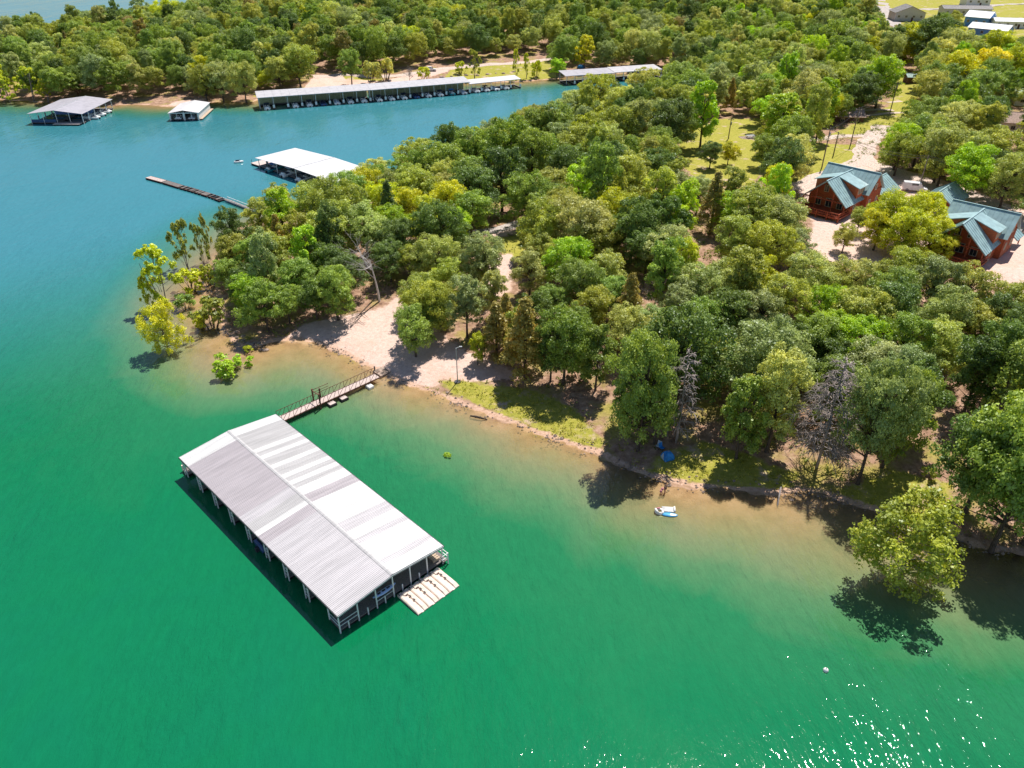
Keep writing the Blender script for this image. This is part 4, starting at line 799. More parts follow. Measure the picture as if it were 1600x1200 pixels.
# ---------------------------------------------------------------- gangway
g0, g1 = W(437,655,.75), W(590,586,.75); gd = g1 - g0; GL = gd.length; ga = math.atan2(gd.y, gd.x)
Gw = thing('gangway', 'narrow trussed footbridge from the beach to the main dock', 'gangway', (g0.x, g0.y, .75), ga)
mb = MB(); nb = int(GL / .22)
for i in range(nb): mb.box((i * .22 + .1, 0, 0), (.2, 1.5, .05))
mb.build('deck_boards', 'deck_pink', Gw, kind='stuff')
for sy in (-.78, .78):
    mb = MB(); mb.bar((0, sy, -.1), (GL, sy, -.1), .1, .16); mb.build('beam', 'rust_steel', Gw); mb = MB(); mb.bar((0, sy, 1.05), (GL, sy, 1.05), .06); mb.build('handrail', 'rust_steel', Gw)
    n = int(GL / .95)
    for i in range(n):
        x = i * GL / n; mb = MB(); mb.bar((x, sy, -.05), (x + GL / n * (.5 if i % 2 else .9), sy, 1.03), .045); mb.build('truss_bar', 'rust_steel', Gw)
        if i % 2 == 0: mb = MB(); mb.bar((x, sy, -.05), (x, sy, 1.03), .05); mb.build('truss_post', 'rust_steel', Gw)
for i, x in enumerate((GL * .36, GL * .43)):
    for sy in (-.98, .98):
        if i == 1 and sy < 0: continue
        mb = MB(); mb.tube([(x, sy, -1.6), (x, sy, 2.0 if i == 0 else 1.5)], .13, 8); mb.build('spud_pole', 'rust_steel', Gw)
mb = MB(); mb.bar((GL * .36, -.98, 1.75), (GL * .36, .98, 1.75), .1); mb.build('cross_pipe', 'rust_steel', Gw); mb = MB(); mb.bar((GL*.36, .98, 1.8), (GL*.52, .98, 1.75), .07); mb.bar((GL*.36, .98, 1.3), (GL*.52, .98, 1.3), .06); mb.build('side_frame', 'rust_steel', Gw)
gm_ = Matrix.Translation(Gw.location) @ Matrix.Rotation(ga, 4, 'Z')
for x, w, lab, m1 in ((GL * .46, 1.25, 'brown pontoon float under the gangway, nearer the dock', 'rust_steel'), (GL * .58, 1.25, 'brown pontoon float under the gangway, nearer the beach', 'rust_steel'), (GL * .86, .95, 'small white float beneath the shore end of the gangway', 'vinyl_white')):
    f = thing('pontoon_float', lab, 'float', gm_ @ Vector((x, -1.25, -.8)), ga, 'floats under the gangway'); mb = MB(); mb.loft([[(-w/2*k, -.55*k, z), (w/2*k, -.55*k, z), (w/2*k, .55*k, z), (-w/2*k, .55*k, z)] for z, k in ((-.15,.9),(.1,1),(.38,1),(.45,.94))]); mb.build('tank', m1 if w < 1 else 'float_dark', f)
    mb = MB(); mb.box((0, 0, .47), (w * .82, .85, .05)); mb.build('lid', 'deck_pink' if w > 1 else 'vinyl_white', f)
abut = thing('gangway_abutment', 'weathered timber landing where the gangway meets the beach', 'landing', G(592, 585), ga); mb = MB(); mb.box((.6, 0, .1), (2.0, 2.3, .5)); mb.build('sill', 'rock', abut); mb = MB(); mb.tube([(0, 1.1, 0), (0, 1.1, 1.1)], .12, 7); mb.build('post', 'pole_wood', abut)
# ---------------------------------------------------------------- covered docks on the far shores
def gable_dock(label, c0, c1, depth, eave, rise, bays, roof_m, side=1, wall=None, group='covered docks of the far shore', one_slope=False, walk='deck_grey', overhang=.5):
    """c0..c1: the front edge on the water; the dock reaches back by depth (to the left of c0->c1 when side=1)."""
    a = Vector((c0.x, c0.y, 0)); b = Vector((c1.x, c1.y, 0)); L = (b - a).length; rz = math.atan2(b.y - a.y, b.x - a.x); e = thing('covered_dock', label, 'boat dock', a, rz, group); s = side
    o = overhang; mid = depth / 2
    n = max(4, int(L / 3)); 
    for k in range(2 if not one_slope else 1):
        if one_slope: ys = [(.9, eave), (depth + o, eave + rise)]
        elif k == 0: ys = [(-o, eave), (mid, eave + rise)]
        else: ys = [(depth + o, eave), (mid, eave + rise)]
        for i in range(n):
            x0, x1 = -o + (L + 2 * o) * i / n, -o + (L + 2 * o) * (i + 1) / n - .03; mb = MB(); mb.slab([(x0, s * ys[0][0], ys[0][1]), (x1, s * ys[0][0], ys[0][1]), (x1, s * ys[1][0], ys[1][1]), (x0, s * ys[1][0], ys[1][1])], .05); mb.build('roof_sheet', roof_m, e)
    if not one_slope: mb = MB(); mb.bar((-o, s * mid, eave + rise + .02), (L + o, s * mid, eave + rise + .02), .35, .06); mb.build('ridge_cap', 'dull_metal', e)
    mb = MB(); fy = .9 if one_slope else -o; mb.bar((-o, s * fy, eave - .1), (L + o, s * fy, eave - .1), .08, .2); mb.build('fascia', 'dull_metal', e)
    def walk_(x0, x1, y0, y1): mb = MB(); mb.box(((x0 + x1) / 2, s * (y0 + y1) / 2, .5), (x1 - x0, y1 - y0, .12)); w = mb.build('walkway', walk, e); mb = MB(); mb.box(((x0 + x1) / 2, s * (y0 + y1) / 2, .18), (max(.1, x1 - x0 - .15), max(.1, y1 - y0 - .15), .52)); mb.build('float', 'foam_black', w)
    walk_(0, L, depth - 1.5, depth)
    for i in range(bays + 1):
        x = L * i / bays; walk_(max(0, x - .45), min(L, x + .45), 0, depth - 1.55)
        for y in (.12, depth - .12):
            y = max(y, 1.0) if one_slope else y; zr = eave + rise * (y / depth) - .1 if one_slope else eave
            mb = MB(); mb.box((min(max(x, .1), L - .1), s * y, zr / 2), (.14, .14, zr)); mb.build('post', 'white_metal', e)
        if 0 < i: mb = MB(); mb.box((x - .1, s * .25, 1.1), (.75, .12, 1.25)); mb.build('finger_panel', 'white_metal', e)
    if wall: mb = MB(); mb.box((L / 2, s * (depth + .02), eave * .55), (L, .06, eave * .9)); mb.build('back_wall', wall, e)
    M_ = Matrix.Translation(a) @ Matrix.Rotation(rz, 4, 'Z'); return e, (lambda x, y, z=0: M_ @ Vector((x, s * y, z))), rz, L
mat('wall_green', (.42,.46,.28), .7, .12, 2)
mat('roof_grey_white', (.50,.48,.50), .45, .06, .6); mat('roof_lilac', (.42,.40,.44), .45, .06, .6); mat('roof_bright', (.66,.64,.65), .4, .05, .6)
pos = ['at the left end of the long dock','second from the left end of the long dock','third from the left end of the long dock','fourth from the left end of the long dock','fifth from the left end of the long dock','sixth from the left end of the long dock','seventh from the left end of the long dock']
kindl = ['white motor boat with navy canvas top', 'open white motor boat', 'dark blue boat under a navy cover', 'white boat under a pale cover', 'teal motor boat with blue canvas top']
e1, f1, r1, L1 = gable_dock('left section of the long dock, with a pale sloping metal roof and boats', W(407,173), W(580,160), 8.5, 4.5, .9, 8, 'roof_grey_white', 1, 'wall_green', one_slope=True)
for i, k in enumerate([0, None, 1, 0, 2, 3, 0, 1]):
    if k is not None: boat(k, f1(L1 * (i + .5) / 8, 2.7, .05), r1, f'{kindl[k]}, {["first","second","third","fourth","fifth","sixth","seventh","eighth"][i]} slip of the long dock', 'boats in the long dock')
e2, f2, r2, L2 = gable_dock('middle section of the long dock, with a pale sloping metal roof and boats', W(584,160), W(735,147), 8.5, 4.5, .9, 8, 'roof_grey_white', 1, 'wall_green', one_slope=True)
for i, k in enumerate([0, 1, 0, 2, 1, 0, 4, 3]): boat(k, f2(L2 * (i + .5) / 8, 2.7, .05), r2, f'{kindl[k]}, {["first","second","third","fourth","fifth","sixth","seventh","eighth"][i]} slip, long dock middle', 'boats in the long dock')
e3, f3, r3, L3 = gable_dock('short right section of the long dock with lower narrow roof', W(738,146), W(814,138), 6.5, 3.6, .6, 5, 'roof_bright', 1, None, one_slope=True)
for i in range(4): boat([1, 0, 3, 1][i], f3(L3 * (i + .5) / 5, 2.6, .05), r3, f'{kindl[[1,0,3,1][i]]}, {["first","second","third","fourth"][i]} slip, long dock right end', 'boats in the long dock')
gable_dock('left half of the covered dock at the head of the cove', W(886,134), W(960,129), 9, 3.8, .8, 6, 'roof_lilac', 1, None, one_slope=True); gable_dock('right half of the covered dock at the head of the cove', W(963,128), W(1034,123), 9, 3.8, .8, 6, 'roof_grey_white', 1, None, one_slope=True)
# grey boathouse, far left: ridge runs away from the camera, front gable to us
def ridge_dock(name, label, fl, fr, bl, eave, rise, roof_m, bays, hood=0, group='covered docks of the far shore', wall_m='blue_paint', walls=True, panes=False, dark_ridge=True, over=.5):
    a = Vector((fl.x, fl.y, 0)); b = Vector((fr.x, fr.y, 0)); c = Vector((bl.x, bl.y, 0)); w = (b - a).length; rz = math.atan2(b.y - a.y, b.x - a.x); nrm = Vector((-math.sin(rz), math.cos(rz), 0)); L = (c - a).dot(nrm)
    e = thing(name, label, 'boat dock', a, rz, group); n = max(3, int(L / 2.4))
    for sd in (0, 1):
        for i in range(n):
            y0, y1 = -over + (L + 2 * over) * i / n, -over + (L + 2 * over) * (i + 1) / n - .02; xe = -over if sd == 0 else w + over
            mb = MB(); mb.slab([(xe, y0, eave), (xe, y1, eave), (w / 2, y1, eave + rise), (w / 2, y0, eave + rise)], .05); mb.build('roof_sheet', roof_m, e)
    mb = MB(); mb.bar((w / 2, -over, eave + rise + .02), (w / 2, L + over, eave + rise + .02), .3, .06); mb.build('ridge_cap', 'dull_metal' if dark_ridge else 'sheet_white', e)
    for x0, x1, y0, y1 in [(0, w, 0, 1.6), (0, w, L - 1.5, L), (w / 2 - .7, w / 2 + .7, 1.65, L - 1.55)]:
        mb = MB(); mb.box(((x0 + x1) / 2, (y0 + y1) / 2, .5), (x1 - x0, y1 - y0, .12)); q = mb.build('walkway', 'deck_grey', e); mb = MB(); mb.box(((x0 + x1) / 2, (y0 + y1) / 2, .18), (x1 - x0 - .2, y1 - y0 - .2, .52)); mb.build('float', 'foam_black', q)
    for i in range(bays + 1):
        y = .15 + (L - .3) * i / bays
        for x in (.12, w - .12): mb = MB(); mb.box((x, y, eave / 2), (.16, .16, eave)); mb.build('post', 'white_metal', e)
        if 0 < i < bays:
            for x0, x1 in ((0, w / 2 - .75), (w / 2 + .75, w)): mb = MB(); mb.box(((x0 + x1) / 2, y, .45), (x1 - x0, .8, .14)); mb.build('finger', 'deck_grey', e)
            for x in (.3, w - .3): mb = MB(); mb.box((x, y, 1.2), (.1, .7, 1.4)); mb.build('finger_panel', 'white_metal', e)
    for x in (w * .25, w * .5, w * .75): mb = MB(); mb.box((x, .1, (eave + rise * .5) / 2), (.14, .14, eave + rise * .5)); mb.build('post', 'white_metal', e)
    M_ = Matrix.Translation(a) @ Matrix.Rotation(rz, 4, 'Z'); return e, (lambda x, y, z=0: M_ @ Vector((x, y, z))), rz, w, L
e4, f4, r4, w4, L4 = ridge_dock('covered_dock', 'grey roofed boathouse with a dark blue front deck on the far left shore', W(50,194), W(132,194), W(104,171), 3.6, 1.2, 'roof_lilac', 5)
mb = MB(); mb.box((w4 * .24, .3, 1.05), (w4 * .46, .2, 1.0)); mb.build('front_wall', 'boat_blue', e4); mb = MB(); mb.box((w4 * .5, L4 * .55, 1.9), (w4 * .8, .15, 2.8)); mb.build('inner_wall', 'blue_paint', e4)
sd = thing('swim_platform', 'pale wooden swim platform in front of the grey boathouse', 'platform', f4(w4 * .72, -1.3, 0), r4); mb = MB(); mb.box((0, 0, .5), (w4 * .5, 2.2, .14)); mb.build('deck', 'deck_pink', sd); mb = MB(); mb.box((0, 0, .18), (w4 * .48, 2.0, .5)); mb.build('float', 'foam_black', sd)
for i in range(3): boat([1, 0, 1][i], f4(w4 - 1.4, L4 * (.34 + .2 * i), .05), r4 + R(90), f'white boat in the {["front","middle","rear"][i]} right slip of the grey boathouse', 'boats at the grey boathouse')
# small white two-door boathouse
e5, f5, r5, w5, L5 = ridge_dock('boathouse', 'small white boathouse with two dark boat doors on the far shore', W(266,189), W(312,188), W(272,173), 2.7, .9, 'roof_bright', 2, over=.3, dark_ridge=False)
mb = MB()
for x0, x1 in ((0, .5), (w5 * .5 - .35, w5 * .5 + .35), (w5 - .5, w5)): mb.box(((x0 + x1) / 2, .02, 1.45), (x1 - x0, .12, 2.5))
mb.box((w5 / 2, .03, 2.62), (w5, .1, .3)); mb.build('front_wall', 'siding_white', e5)
for x in (.05, w5 - .05): mb = MB(); mb.box((x, L5 / 2, 1.5), (.1, L5 - .3, 2.3)); mb.build('side_wall', 'siding_white', e5)
mb = MB(); mb.box((w5 / 2, L5 - .1, 1.5), (w5 - .3, .1, 2.3)); mb.build('back_wall', 'siding_grey', e5)
mb = MB(); mb.box((w5 + .6, L5 / 2, .45), (1.0, L5, .16)); mb.build('side_walk', 'deck_tan', e5)
boat(1, f5(w5 * .27, 3.2, .05), r5, 'white boat inside the left door of the small boathouse'); boat(3, f5(w5 * .73, 3.2, .05), r5, 'covered boat inside the right door of the small boathouse')
# white-roofed dock in the cove: corners read at its eaves
ca, cb, cc_ = W(402,246,3.0), W(526,285,3.0), W(466,233,3.0)
e6, f6, r6, w6, L6 = ridge_dock('covered_dock', 'white low-pitched dock roof behind the wooded point', ca, cb, cc_, 2.9, .5, 'roof_bright', 5)
e6.location.z = 0
for i, k in enumerate([4, 1, 0]): boat(k, f6(w6 * (.16 + .2 * i), 1.8, .05), r6, f'{kindl[k]}, {["outermost","middle","innermost"][i]} under the white-roofed cove dock', 'boats at the white-roofed cove dock')
pf = thing('swim_platform', 'small pink wooden platform at the left end of the white-roofed cove dock', 'platform', f6(-2.2, 2.4, 0), r6); mb = MB(); mb.box((0, 0, .5), (4.4, 4.6, .14)); mb.build('deck', 'deck_pink', pf); mb = MB(); mb.box((0, 0, .18), (4.2, 4.3, .5)); mb.build('float', 'foam_black', pf)
for x, y in ((-1.9,-2),(0,2.1),(1.2,2.1)): mb = MB(); mb.bar((x, y, .5), (x, y, 1.6), .09); mb.build('post', 'dark_metal', pf)
# low pontoon walkway: one section after another, pieces missing planks
line = [(232,279),(258,286),(284,294),(302,299),(318,304),(334,309),(349,315)]
for i in range(len(line) - 1):
    a, b = W(*line[i]), W(*line[i + 1]); L = (b - a).length; rz = math.atan2(b.y - a.y, b.x - a.x); nm = ['outermost','second','third','fourth','fifth','sixth'][i]
    s = thing('pontoon_section', f'{nm} section of the low pontoon walkway, counted from its lake end', 'pontoon', (a.x, a.y, 0), rz, 'sections of the low pontoon walkway')
    mb = MB(); [mb.box((L * (k + .5) / 3, 0, .12), (L / 3 - .5, 1.9, .5)) for k in range(3)]; mb.build('float', 'foam_black', s)
    mb = MB(); n = int(L / .4); rr = random.Random(i)
    for k in range(n):
        if i in (0, 1) or rr.random() < .5: mb.box((k * .4 + .2, 0, .46), (.34, 1.7, .06))
    mb.build('deck_boards', 'deck_pink' if i == 0 else 'deck_grey', s)
    for sy in (-.9, .9): mb = MB(); mb.bar((.1, sy, .4), (L - .1, sy, .4), .12, .18); mb.build('beam', 'rust_steel', s)
a, b = W(353,314), W(397,331); b.z = .6; L = (b - a).length; s = thing('gangplank', 'light metal gangplank from the wooded point to the low pontoon walkway', 'gangway', (a.x, a.y, .5), math.atan2(b.y - a.y, b.x - a.x))
mb = MB(); mb.box((L / 2, 0, 0), (L, 1.0, .08)); mb.build('deck', 'deck_grey', s)
for sy in (-.55, .55): mb = MB(); mb.bar((0, sy, .5), (L, sy, .5), .09); [mb.bar((x, sy, 0), (x, sy, .5), .06) for x in np.linspace(.1, L - .1, 6)]; mb.build('handrail', 'white_metal', s)
bu = thing('buoy_boat', 'tiny white personal watercraft floating left of the white-roofed cove dock', 'watercraft', W(373,254), R(20)); mb = MB(); mb.loft([[(x, -w, .1), (x, -w * .8, .5), (x, w * .8, .5), (x, w, .1), (x, 0, -.15)] for x, w in ((-1.3,.5),(-.5,.6),(.6,.55),(1.4,.1))]); mb.build('hull', 'boat_white', bu, True); mb = MB(); mb.box((-.3, 0, .65), (1.1, .35, .3)); mb.build('seat', 'canvas_navy', bu); mb = MB(); mb.bar((.45, -.35, .95), (.45, .35, .95), .06); mb.bar((.6, 0, .45), (.45, 0, .95), .12); mb.build('handlebar', 'dark_metal', bu)
by = thing('marker_buoy', 'small white marker buoy alone on the open water at lower right', 'buoy', W(1290,1048), 0); mb = MB(); mb.loft([[(r * math.cos(a), r * math.sin(a), z) for a in np.linspace(0, 2 * math.pi, 9)[:-1]] for r, z in ((.12,-.2),(.26,-.05),(.28,.12),(.2,.28),(.06,.36))]); mb.build('float', 'vinyl_white', by, True); mb = MB(); mb.tube([(0,0,.35),(0,0,.5)], .03, 6); mb.build('ring_stem', 'dark_metal', by)
for k, u in enumerate(bused):
    if not u:
        for ch in list(BP[k].children): bpy.data.objects.remove(ch)
        bpy.data.objects.remove(BP[k])
# ================================================================== cabins
def window(par, c, w, h, axis, out, lit=False):      # axis: wall runs along x or y; out: sign of the outward normal
    cx, cy, cz = c; mb = MB(); t = .08
    def bx(u, z, du, dz, d, o): return ((cx + u, cy + out * o, cz + z), (du, d, dz)) if axis == 'x' else ((cx + out * o, cy + u, cz + z), (d, du, dz))
    for u, z, du, dz in ((0, h/2, w + .12, .1), (0, -h/2, w + .12, .1), (-w/2, 0, .1, h - .1), (w/2, 0, .1, h - .1), (0, 0, .06, h - .1)): mb.box(*bx(u, z, du, dz, .1, .05))
    f = mb.build('window', 'window_frame', par); mb = MB(); mb.box(*bx(0, 0, w - .1, h - .1, .04, .02)); mb.build('pane', 'window_glass', f); return f
def gable_roof(par, x0, x1, y0, y1, eave, apex, along, m, over=.5, t=.16, name='roof'):
    """Two slopes with their ridge along x or y; x/y are wall lines."""
    for sd in (0, 1):
        mb = MB()
        if along == 'y':
            xm = (x0 + x1) / 2; xe = x0 - over if sd == 0 else x1 + over; k = (apex - eave) / (xm - x0); ze = eave - k * over
            mb.slab([(xe, y0 - over, ze), (xe, y1 + over, ze), (xm, y1 + over, apex), (xm, y0 - over, apex)], t)
        else:
            ym = (y0 + y1) / 2; ye = y0 - over if sd == 0 else y1 + over; k = (apex - eave) / (ym - y0); ze = eave - k * over
            mb.slab([(x0 - over, ye, ze), (x1 + over, ye, ze), (x1 + over, ym, apex), (x0 - over, ym, apex)], t)
        r = mb.build(name, m, par); s = MB()                  # standing seams
        if along == 'y':
            n = int((y1 - y0 + 2 * over) / .9)
            for i in range(n + 1): y = y0 - over + .03 + (y1 - y0 + 2 * over - .06) * i / n; s.bar((xe, y, ze + .03), (xm, y, apex + .03), .05, .06)
        else:
            n = int((x1 - x0 + 2 * over) / .9)
            for i in range(n + 1): x = x0 - over + .03 + (x1 - x0 + 2 * over - .06) * i / n; s.bar((x, ye, ze + .03), (x, ym, apex + .03), .05, .06)
        s.build('roof_seam', m, r)
    mb = MB()
    if along == 'y': mb.bar(((x0 + x1) / 2, y0 - over - .02, apex + .03), ((x0 + x1) / 2, y1 + over + .02, apex + .03), .3, .08)
    else: mb.bar((x0 - over - .02, (y0 + y1) / 2, apex + .03), (x1 + over + .02, (y0 + y1) / 2, apex + .03), .3, .08)
    mb.build('ridge_cap', m, par)
def log_courses(mb, a, b, z0, z1, out, d=.3):                 # round logs laid along a wall
    n = int((z1 - z0) / d)
    for i in range(n): z = z0 + d * (i + .5); mb.tube([(a[0] + out[0], a[1] + out[1], z), (b[0] + out[0], b[1] + out[1], z)], d * .53, 6)
def cabin(label, loc, rz, rear=True, mirror=1):
    e = thing('log_cabin', label, 'cabin', loc, rz); X = 4.9
    # local frame: x to the right along the front, y to the back; front gable wall at y=1.6
    mb = MB(); mb.prism([(-X, -.8), (X, -.8), (X, 4.6), (0, 8.85), (-X, 4.6)], 3.2, 12.0); log_courses(mb, (X, 3.2), (X, 8.8), .1, 4.5, (.02, 0)); log_courses(mb, (-X, 3.2), (-X, 8.8), .1, 4.5, (-.02, 0)); mb.build('front_wing_wall', 'log_wall', e)
    mb = MB(); yc0, yc1, ym = 8.8, 16.2, 12.5; cx0, cx1 = -5.6, 6.0
    k = [(cx0, yc0, -.8), (cx0, yc1, -.8), (cx0, yc1, 5.6), (cx0, ym, 9.1), (cx0, yc0, 5.6), (cx1, yc0, -.8), (cx1, yc1, -.8), (cx1, yc1, 5.6), (cx1, ym, 9.1), (cx1, yc0, 5.6)]
    mb.add(k, [(0,1,2,3,4)[::-1], (5,6,7,8,9), (0,5,6,1), (1,6,7,2), (2,7,8,3), (3,8,9,4), (4,9,5,0)]); log_courses(mb, (cx1, yc0), (cx1, yc1), .1, 5.5, (.02, 0)); mb.build('cross_wing_wall', 'log_wall', e)
    gable_roof(e, -X, X, 0.2, 12.0, 4.7, 9.0, 'y', 'teal_roof', .75); gable_roof(e, cx0, cx1, yc0, yc1, 5.7, 9.35, 'x', 'teal_roof', .6)
    for s in (-1, 1):                                          # shed dormers on both sides
        mb = MB(); mb.add([(s*.8, 5.4, 8.0), (s*4.95, 5.4, 4.3), (s*4.95, 5.4, 7.15), (s*.8, 5.4, 8.4), (s*.8, 9.4, 8.0), (s*4.95, 9.4, 4.3), (s*4.95, 9.4, 7.15), (s*.8, 9.4, 8.4)], [(0,1,2,3),(4,7,6,5),(1,5,6,2),(0,4,5,1),(3,2,6,7)]); dm_ = mb.build('dormer', 'log_wall', e)
        mb = MB(); mb.slab([(0, 5.0, 8.95), (s*5.5, 5.0, 7.15), (s*5.5, 9.6, 7.15), (0, 9.6, 8.95)], .15); mb.build('dormer_roof', 'teal_roof', e)
        for yy in (6.2, 7.4, 8.6): window(e, (s*4.96, yy, 6.1), .75, 1.1, 'y', s)
    for x, z, w, h in ((-2.6,3.0,1.3,1.7),(0,3.1,1.5,1.9),(2.6,3.0,1.3,1.7),(-1.2,6.2,1.0,1.5),(1.2,6.2,1.0,1.5),(-2.7,.9,1.2,1.4),(2.7,.9,1.2,1.4)): window(e, (x, 3.17, z), w, h, 'x', -1)
    for x, z in ((5.1,3.0),(5.1,.9)): window(e, (x, 5.0, z), 1.0, 1.3, 'y', 1)
    for yy, z in ((10.5,3.0),(14.2,3.0),(12.5,6.2)): window(e, (cx1 + .16, yy, z), 1.0, 1.3, 'y', 1)
    mb = MB(); mb.box((0, 3.15, .8), (1.1, .08, 2.0)); dr = mb.build('door', 'trim_dark', e); mb = MB(); mb.box((.4, 3.08, .8), (.08, .06, .08)); mb.build('handle', 'dull_metal', dr)
    # two-storey log deck
    mb = MB(); mb.box((0, .25, 1.95), (2 * X + 1.2, 5.7, .2)); dk = mb.build('deck', 'log_dark', e); mb = MB(); [mb.bar((-X - .5, y, 1.78), (X + .5, y, 1.78), .14, .22) for y in (-2.5, .6)]; mb.build('deck_beam', 'log_dark', dk)
    for x in (-5.2, -2.6, 0, 2.6, 5.2):
        mb = MB(); mb.tube([(x, -2.5, -1.6), (x, -2.5, 3.0)], .17, 7); mb.build('deck_post', 'log_dark', e)
    for x0, x1 in ((-5.2,-2.6),(-2.6,0),(0,2.6),(2.6,5.2)):
        mb = MB(); [mb.tube([(x0, -2.5, z), (x1, -2.5, z)], .09, 6) for z in (2.35, 2.95)]; [mb.tube([(lerp(x0, x1, t), -2.5, 2.35), (lerp(x0, x1, t), -2.5, 2.95)], .045, 5) for t in (.2, .4, .6, .8)]; mb.build('deck_railing', 'log_dark', e)
    for s in (-1, 1):
        mb = MB(); [mb.tube([(s*5.2, -2.5, z), (s*5.2, 3.0, z)], .08, 6) for z in (2.35, 2.95)]; [mb.tube([(s*5.2, y, 2.35), (s*5.2, y, 2.95)], .045, 5) for y in (-1.6,-.9,-.2,.5)]; mb.build('deck_railing', 'log_dark', e)
        mb = MB(); mb.tube([(s*4.9, .1, 2.0), (s*4.9, .1, 4.6)], .15, 7); mb.build('porch_post', 'log_dark', e)
        mb = MB(); mb.tube([(s*2.0, .1, 2.0), (s*2.0, .1, 7.0)], .15, 7); mb.build('porch_post', 'log_dark', e)
    mb = MB(); mb.tube([(-4.9, .1, 4.62), (4.9, .1, 4.62)], .15, 7); mb.build('tie_beam', 'log_dark', e)
    if rear:
        mb = MB(); mb.prism([(-.8, -.5), (6.6, -.5), (6.6, 3.2), (2.9, 5.6), (-.8, 3.2)], 16.2, 25.5); mb.build('rear_wing_wall', 'log_wall', e); gable_roof(e, -.8, 6.6, 16.8, 25.5, 3.3, 5.8, 'y', 'teal_roof', .6); window(e, (6.61, 19.0, 1.8), 1.0, 1.1, 'y', 1); window(e, (6.61, 22.5, 1.8), 1.0, 1.1, 'y', 1)
    else:
        gable_roof(e, 1.0, 6.6, 16.8, 20.5, 3.0, 5.0, 'y', 'teal_roof', .4)
        for x in (1.1, 6.5): mb = MB(); mb.tube([(x, 20.4, -.5), (x, 20.4, 3.0)], .13, 7); mb.build('porch_post', 'log_dark', e)
    return e
def zfit(p, d=0): return (p.x, p.y, h1(p.x, p.y) + d)
cz = 4.15
# the front gable peak of each cabin was read from the photograph; local y axis leads away from the lake
def place_cabin(label, apex_px, rz, rear):
    p = W(*apex_px, 8.95 + cz); off = Matrix.Rotation(rz, 4, 'Z') @ Vector((0, -.55, 0)); return cabin(label, (p.x - off.x, p.y - off.y, cz), rz, rear)
place_cabin('left red log cabin with teal metal roof and long rear wing', (1292.2, 282.9), R(-46), True)
place_cabin('right red log cabin with teal metal roof and a big front deck', (1504.4, 350.4), R(-45), False)
cp = W(1462, 320, 6.5); pav = thing('garage', 'small building between the cabins with a teal gable roof on posts', 'garage', (cp.x + 1, cp.y, h1(cp.x, cp.y) - .1), R(-45)); mb = MB(); mb.box((0, 3.4, 1.4), (6.2, 5.0, 3.4)); mb.build('wall', 'log_wall', pav); gable_roof(pav, -3.4, 3.4, -3.5, 6.2, 3.0, 5.4, 'y', 'teal_roof', .5)
for x in (-3.2, 3.2): mb = MB(); mb.tube([(x, -3.3, -.4), (x, -3.3, 3.0)], .12, 7); mb.build('post', 'log_dark', pav)
# ================================================================== other houses
def house(name, label, loc, rz, w, d, wall_h, rise, wall_m, roof_m, along='x', over=.5, win=True, cat='house'):
    e = thing(name, label, cat, (loc.x, loc.y, h1(loc.x, loc.y) - .3), rz); mb = MB(); hw, hd = w / 2, d / 2
    if along == 'x': k = [(-hw,-hd,0),(-hw,hd,0),(-hw,hd,wall_h),(-hw,0,wall_h+rise-.15),(-hw,-hd,wall_h),(hw,-hd,0),(hw,hd,0),(hw,hd,wall_h),(hw,0,wall_h+rise-.15),(hw,-hd,wall_h)]; mb.add(k, [(4,3,2,1,0),(5,6,7,8,9),(0,1,6,5),(1,2,7,6),(2,3,8,7),(3,4,9,8),(4,0,5,9)])
    else: mb.prism([(-hw,0),(hw,0),(hw,wall_h),(0,wall_h+rise-.15),(-hw,wall_h)], -hd, hd)
    mb.build('wall', wall_m, e); gable_roof(e, -hw, hw, -hd, hd, wall_h + .05, wall_h + rise, along, roof_m, over)
    if win:
        n = max(1, int(w / 4))
        for i in range(n): window(e, (-hw + w * (i + .5) / n, -hd - .01, wall_h * .55), 1.2, 1.1, 'x', -1)
        window(e, (hw + .01, 0, wall_h * .55), 1.2, 1.1, 'y', 1); mb = MB(); mb.box((-hw + w * .5 + 1.4, -hd - .03, 1.05), (1.0, .06, 2.1)); mb.build('door', 'trim_dark', e)
    return e
house('house', 'grey gabled house at the top right beside the village road', G(1415,30), R(-8), 16, 13, 4.5, 3.2, 'siding_grey', 'grey_shingle', 'y')
house('metal_building', 'blue sided building with bright white roof, nearer of the two', G(1545,56), R(-48), 18, 9, 4, 2.0, 'siding_blue', 'roof_white', 'x', cat='building')
house('metal_building', 'blue gabled building with white roof, behind its twin', G(1528,40), R(-48), 12, 9, 5, 2.6, 'siding_blue', 'roof_white', 'x', cat='building')
house('metal_building', 'long grey flat-sided shed on the village road', G(1506,22), R(-8), 26, 9, 4, 1.4, 'siding_grey', 'grey_shingle', 'x', cat='building')
house('metal_building', 'white building with red roof at the top right edge', G(1522,8), R(-6), 14, 10, 5, 2, 'siding_white', 'roof_red', 'x', cat='building')
house('metal_building', 'low white building right of the blue ones', G(1582,42), R(-14), 20, 9, 3.4, 1.2, 'siding_white', 'roof_white', 'x', cat='building')
house('house', 'white house with tan roof half hidden at the right edge', G(1590,204), R(-18), 11, 9, 3.6, 2.2, 'siding_white', 'tan_shingle', 'x')
house('house', 'small house with turquoise roof behind the tan-roofed one', G(1602,162), R(-18), 9, 8, 3.4, 1.8, 'siding_white', 'roof_green', 'x')
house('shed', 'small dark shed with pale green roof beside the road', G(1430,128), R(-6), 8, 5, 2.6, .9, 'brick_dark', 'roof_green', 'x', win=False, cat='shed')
house('house', 'grey shingled house roof showing between trees beyond the drive', G(1272,156), R(10), 12, 9, 3, 1.8, 'siding_grey', 'grey_shingle', 'x')
house('house', 'low grey roofed house in shade behind the poles', G(1322,188), R(-6), 9, 7, 2.4, 1.6, 'brick_dark', 'tan_shingle', 'x')
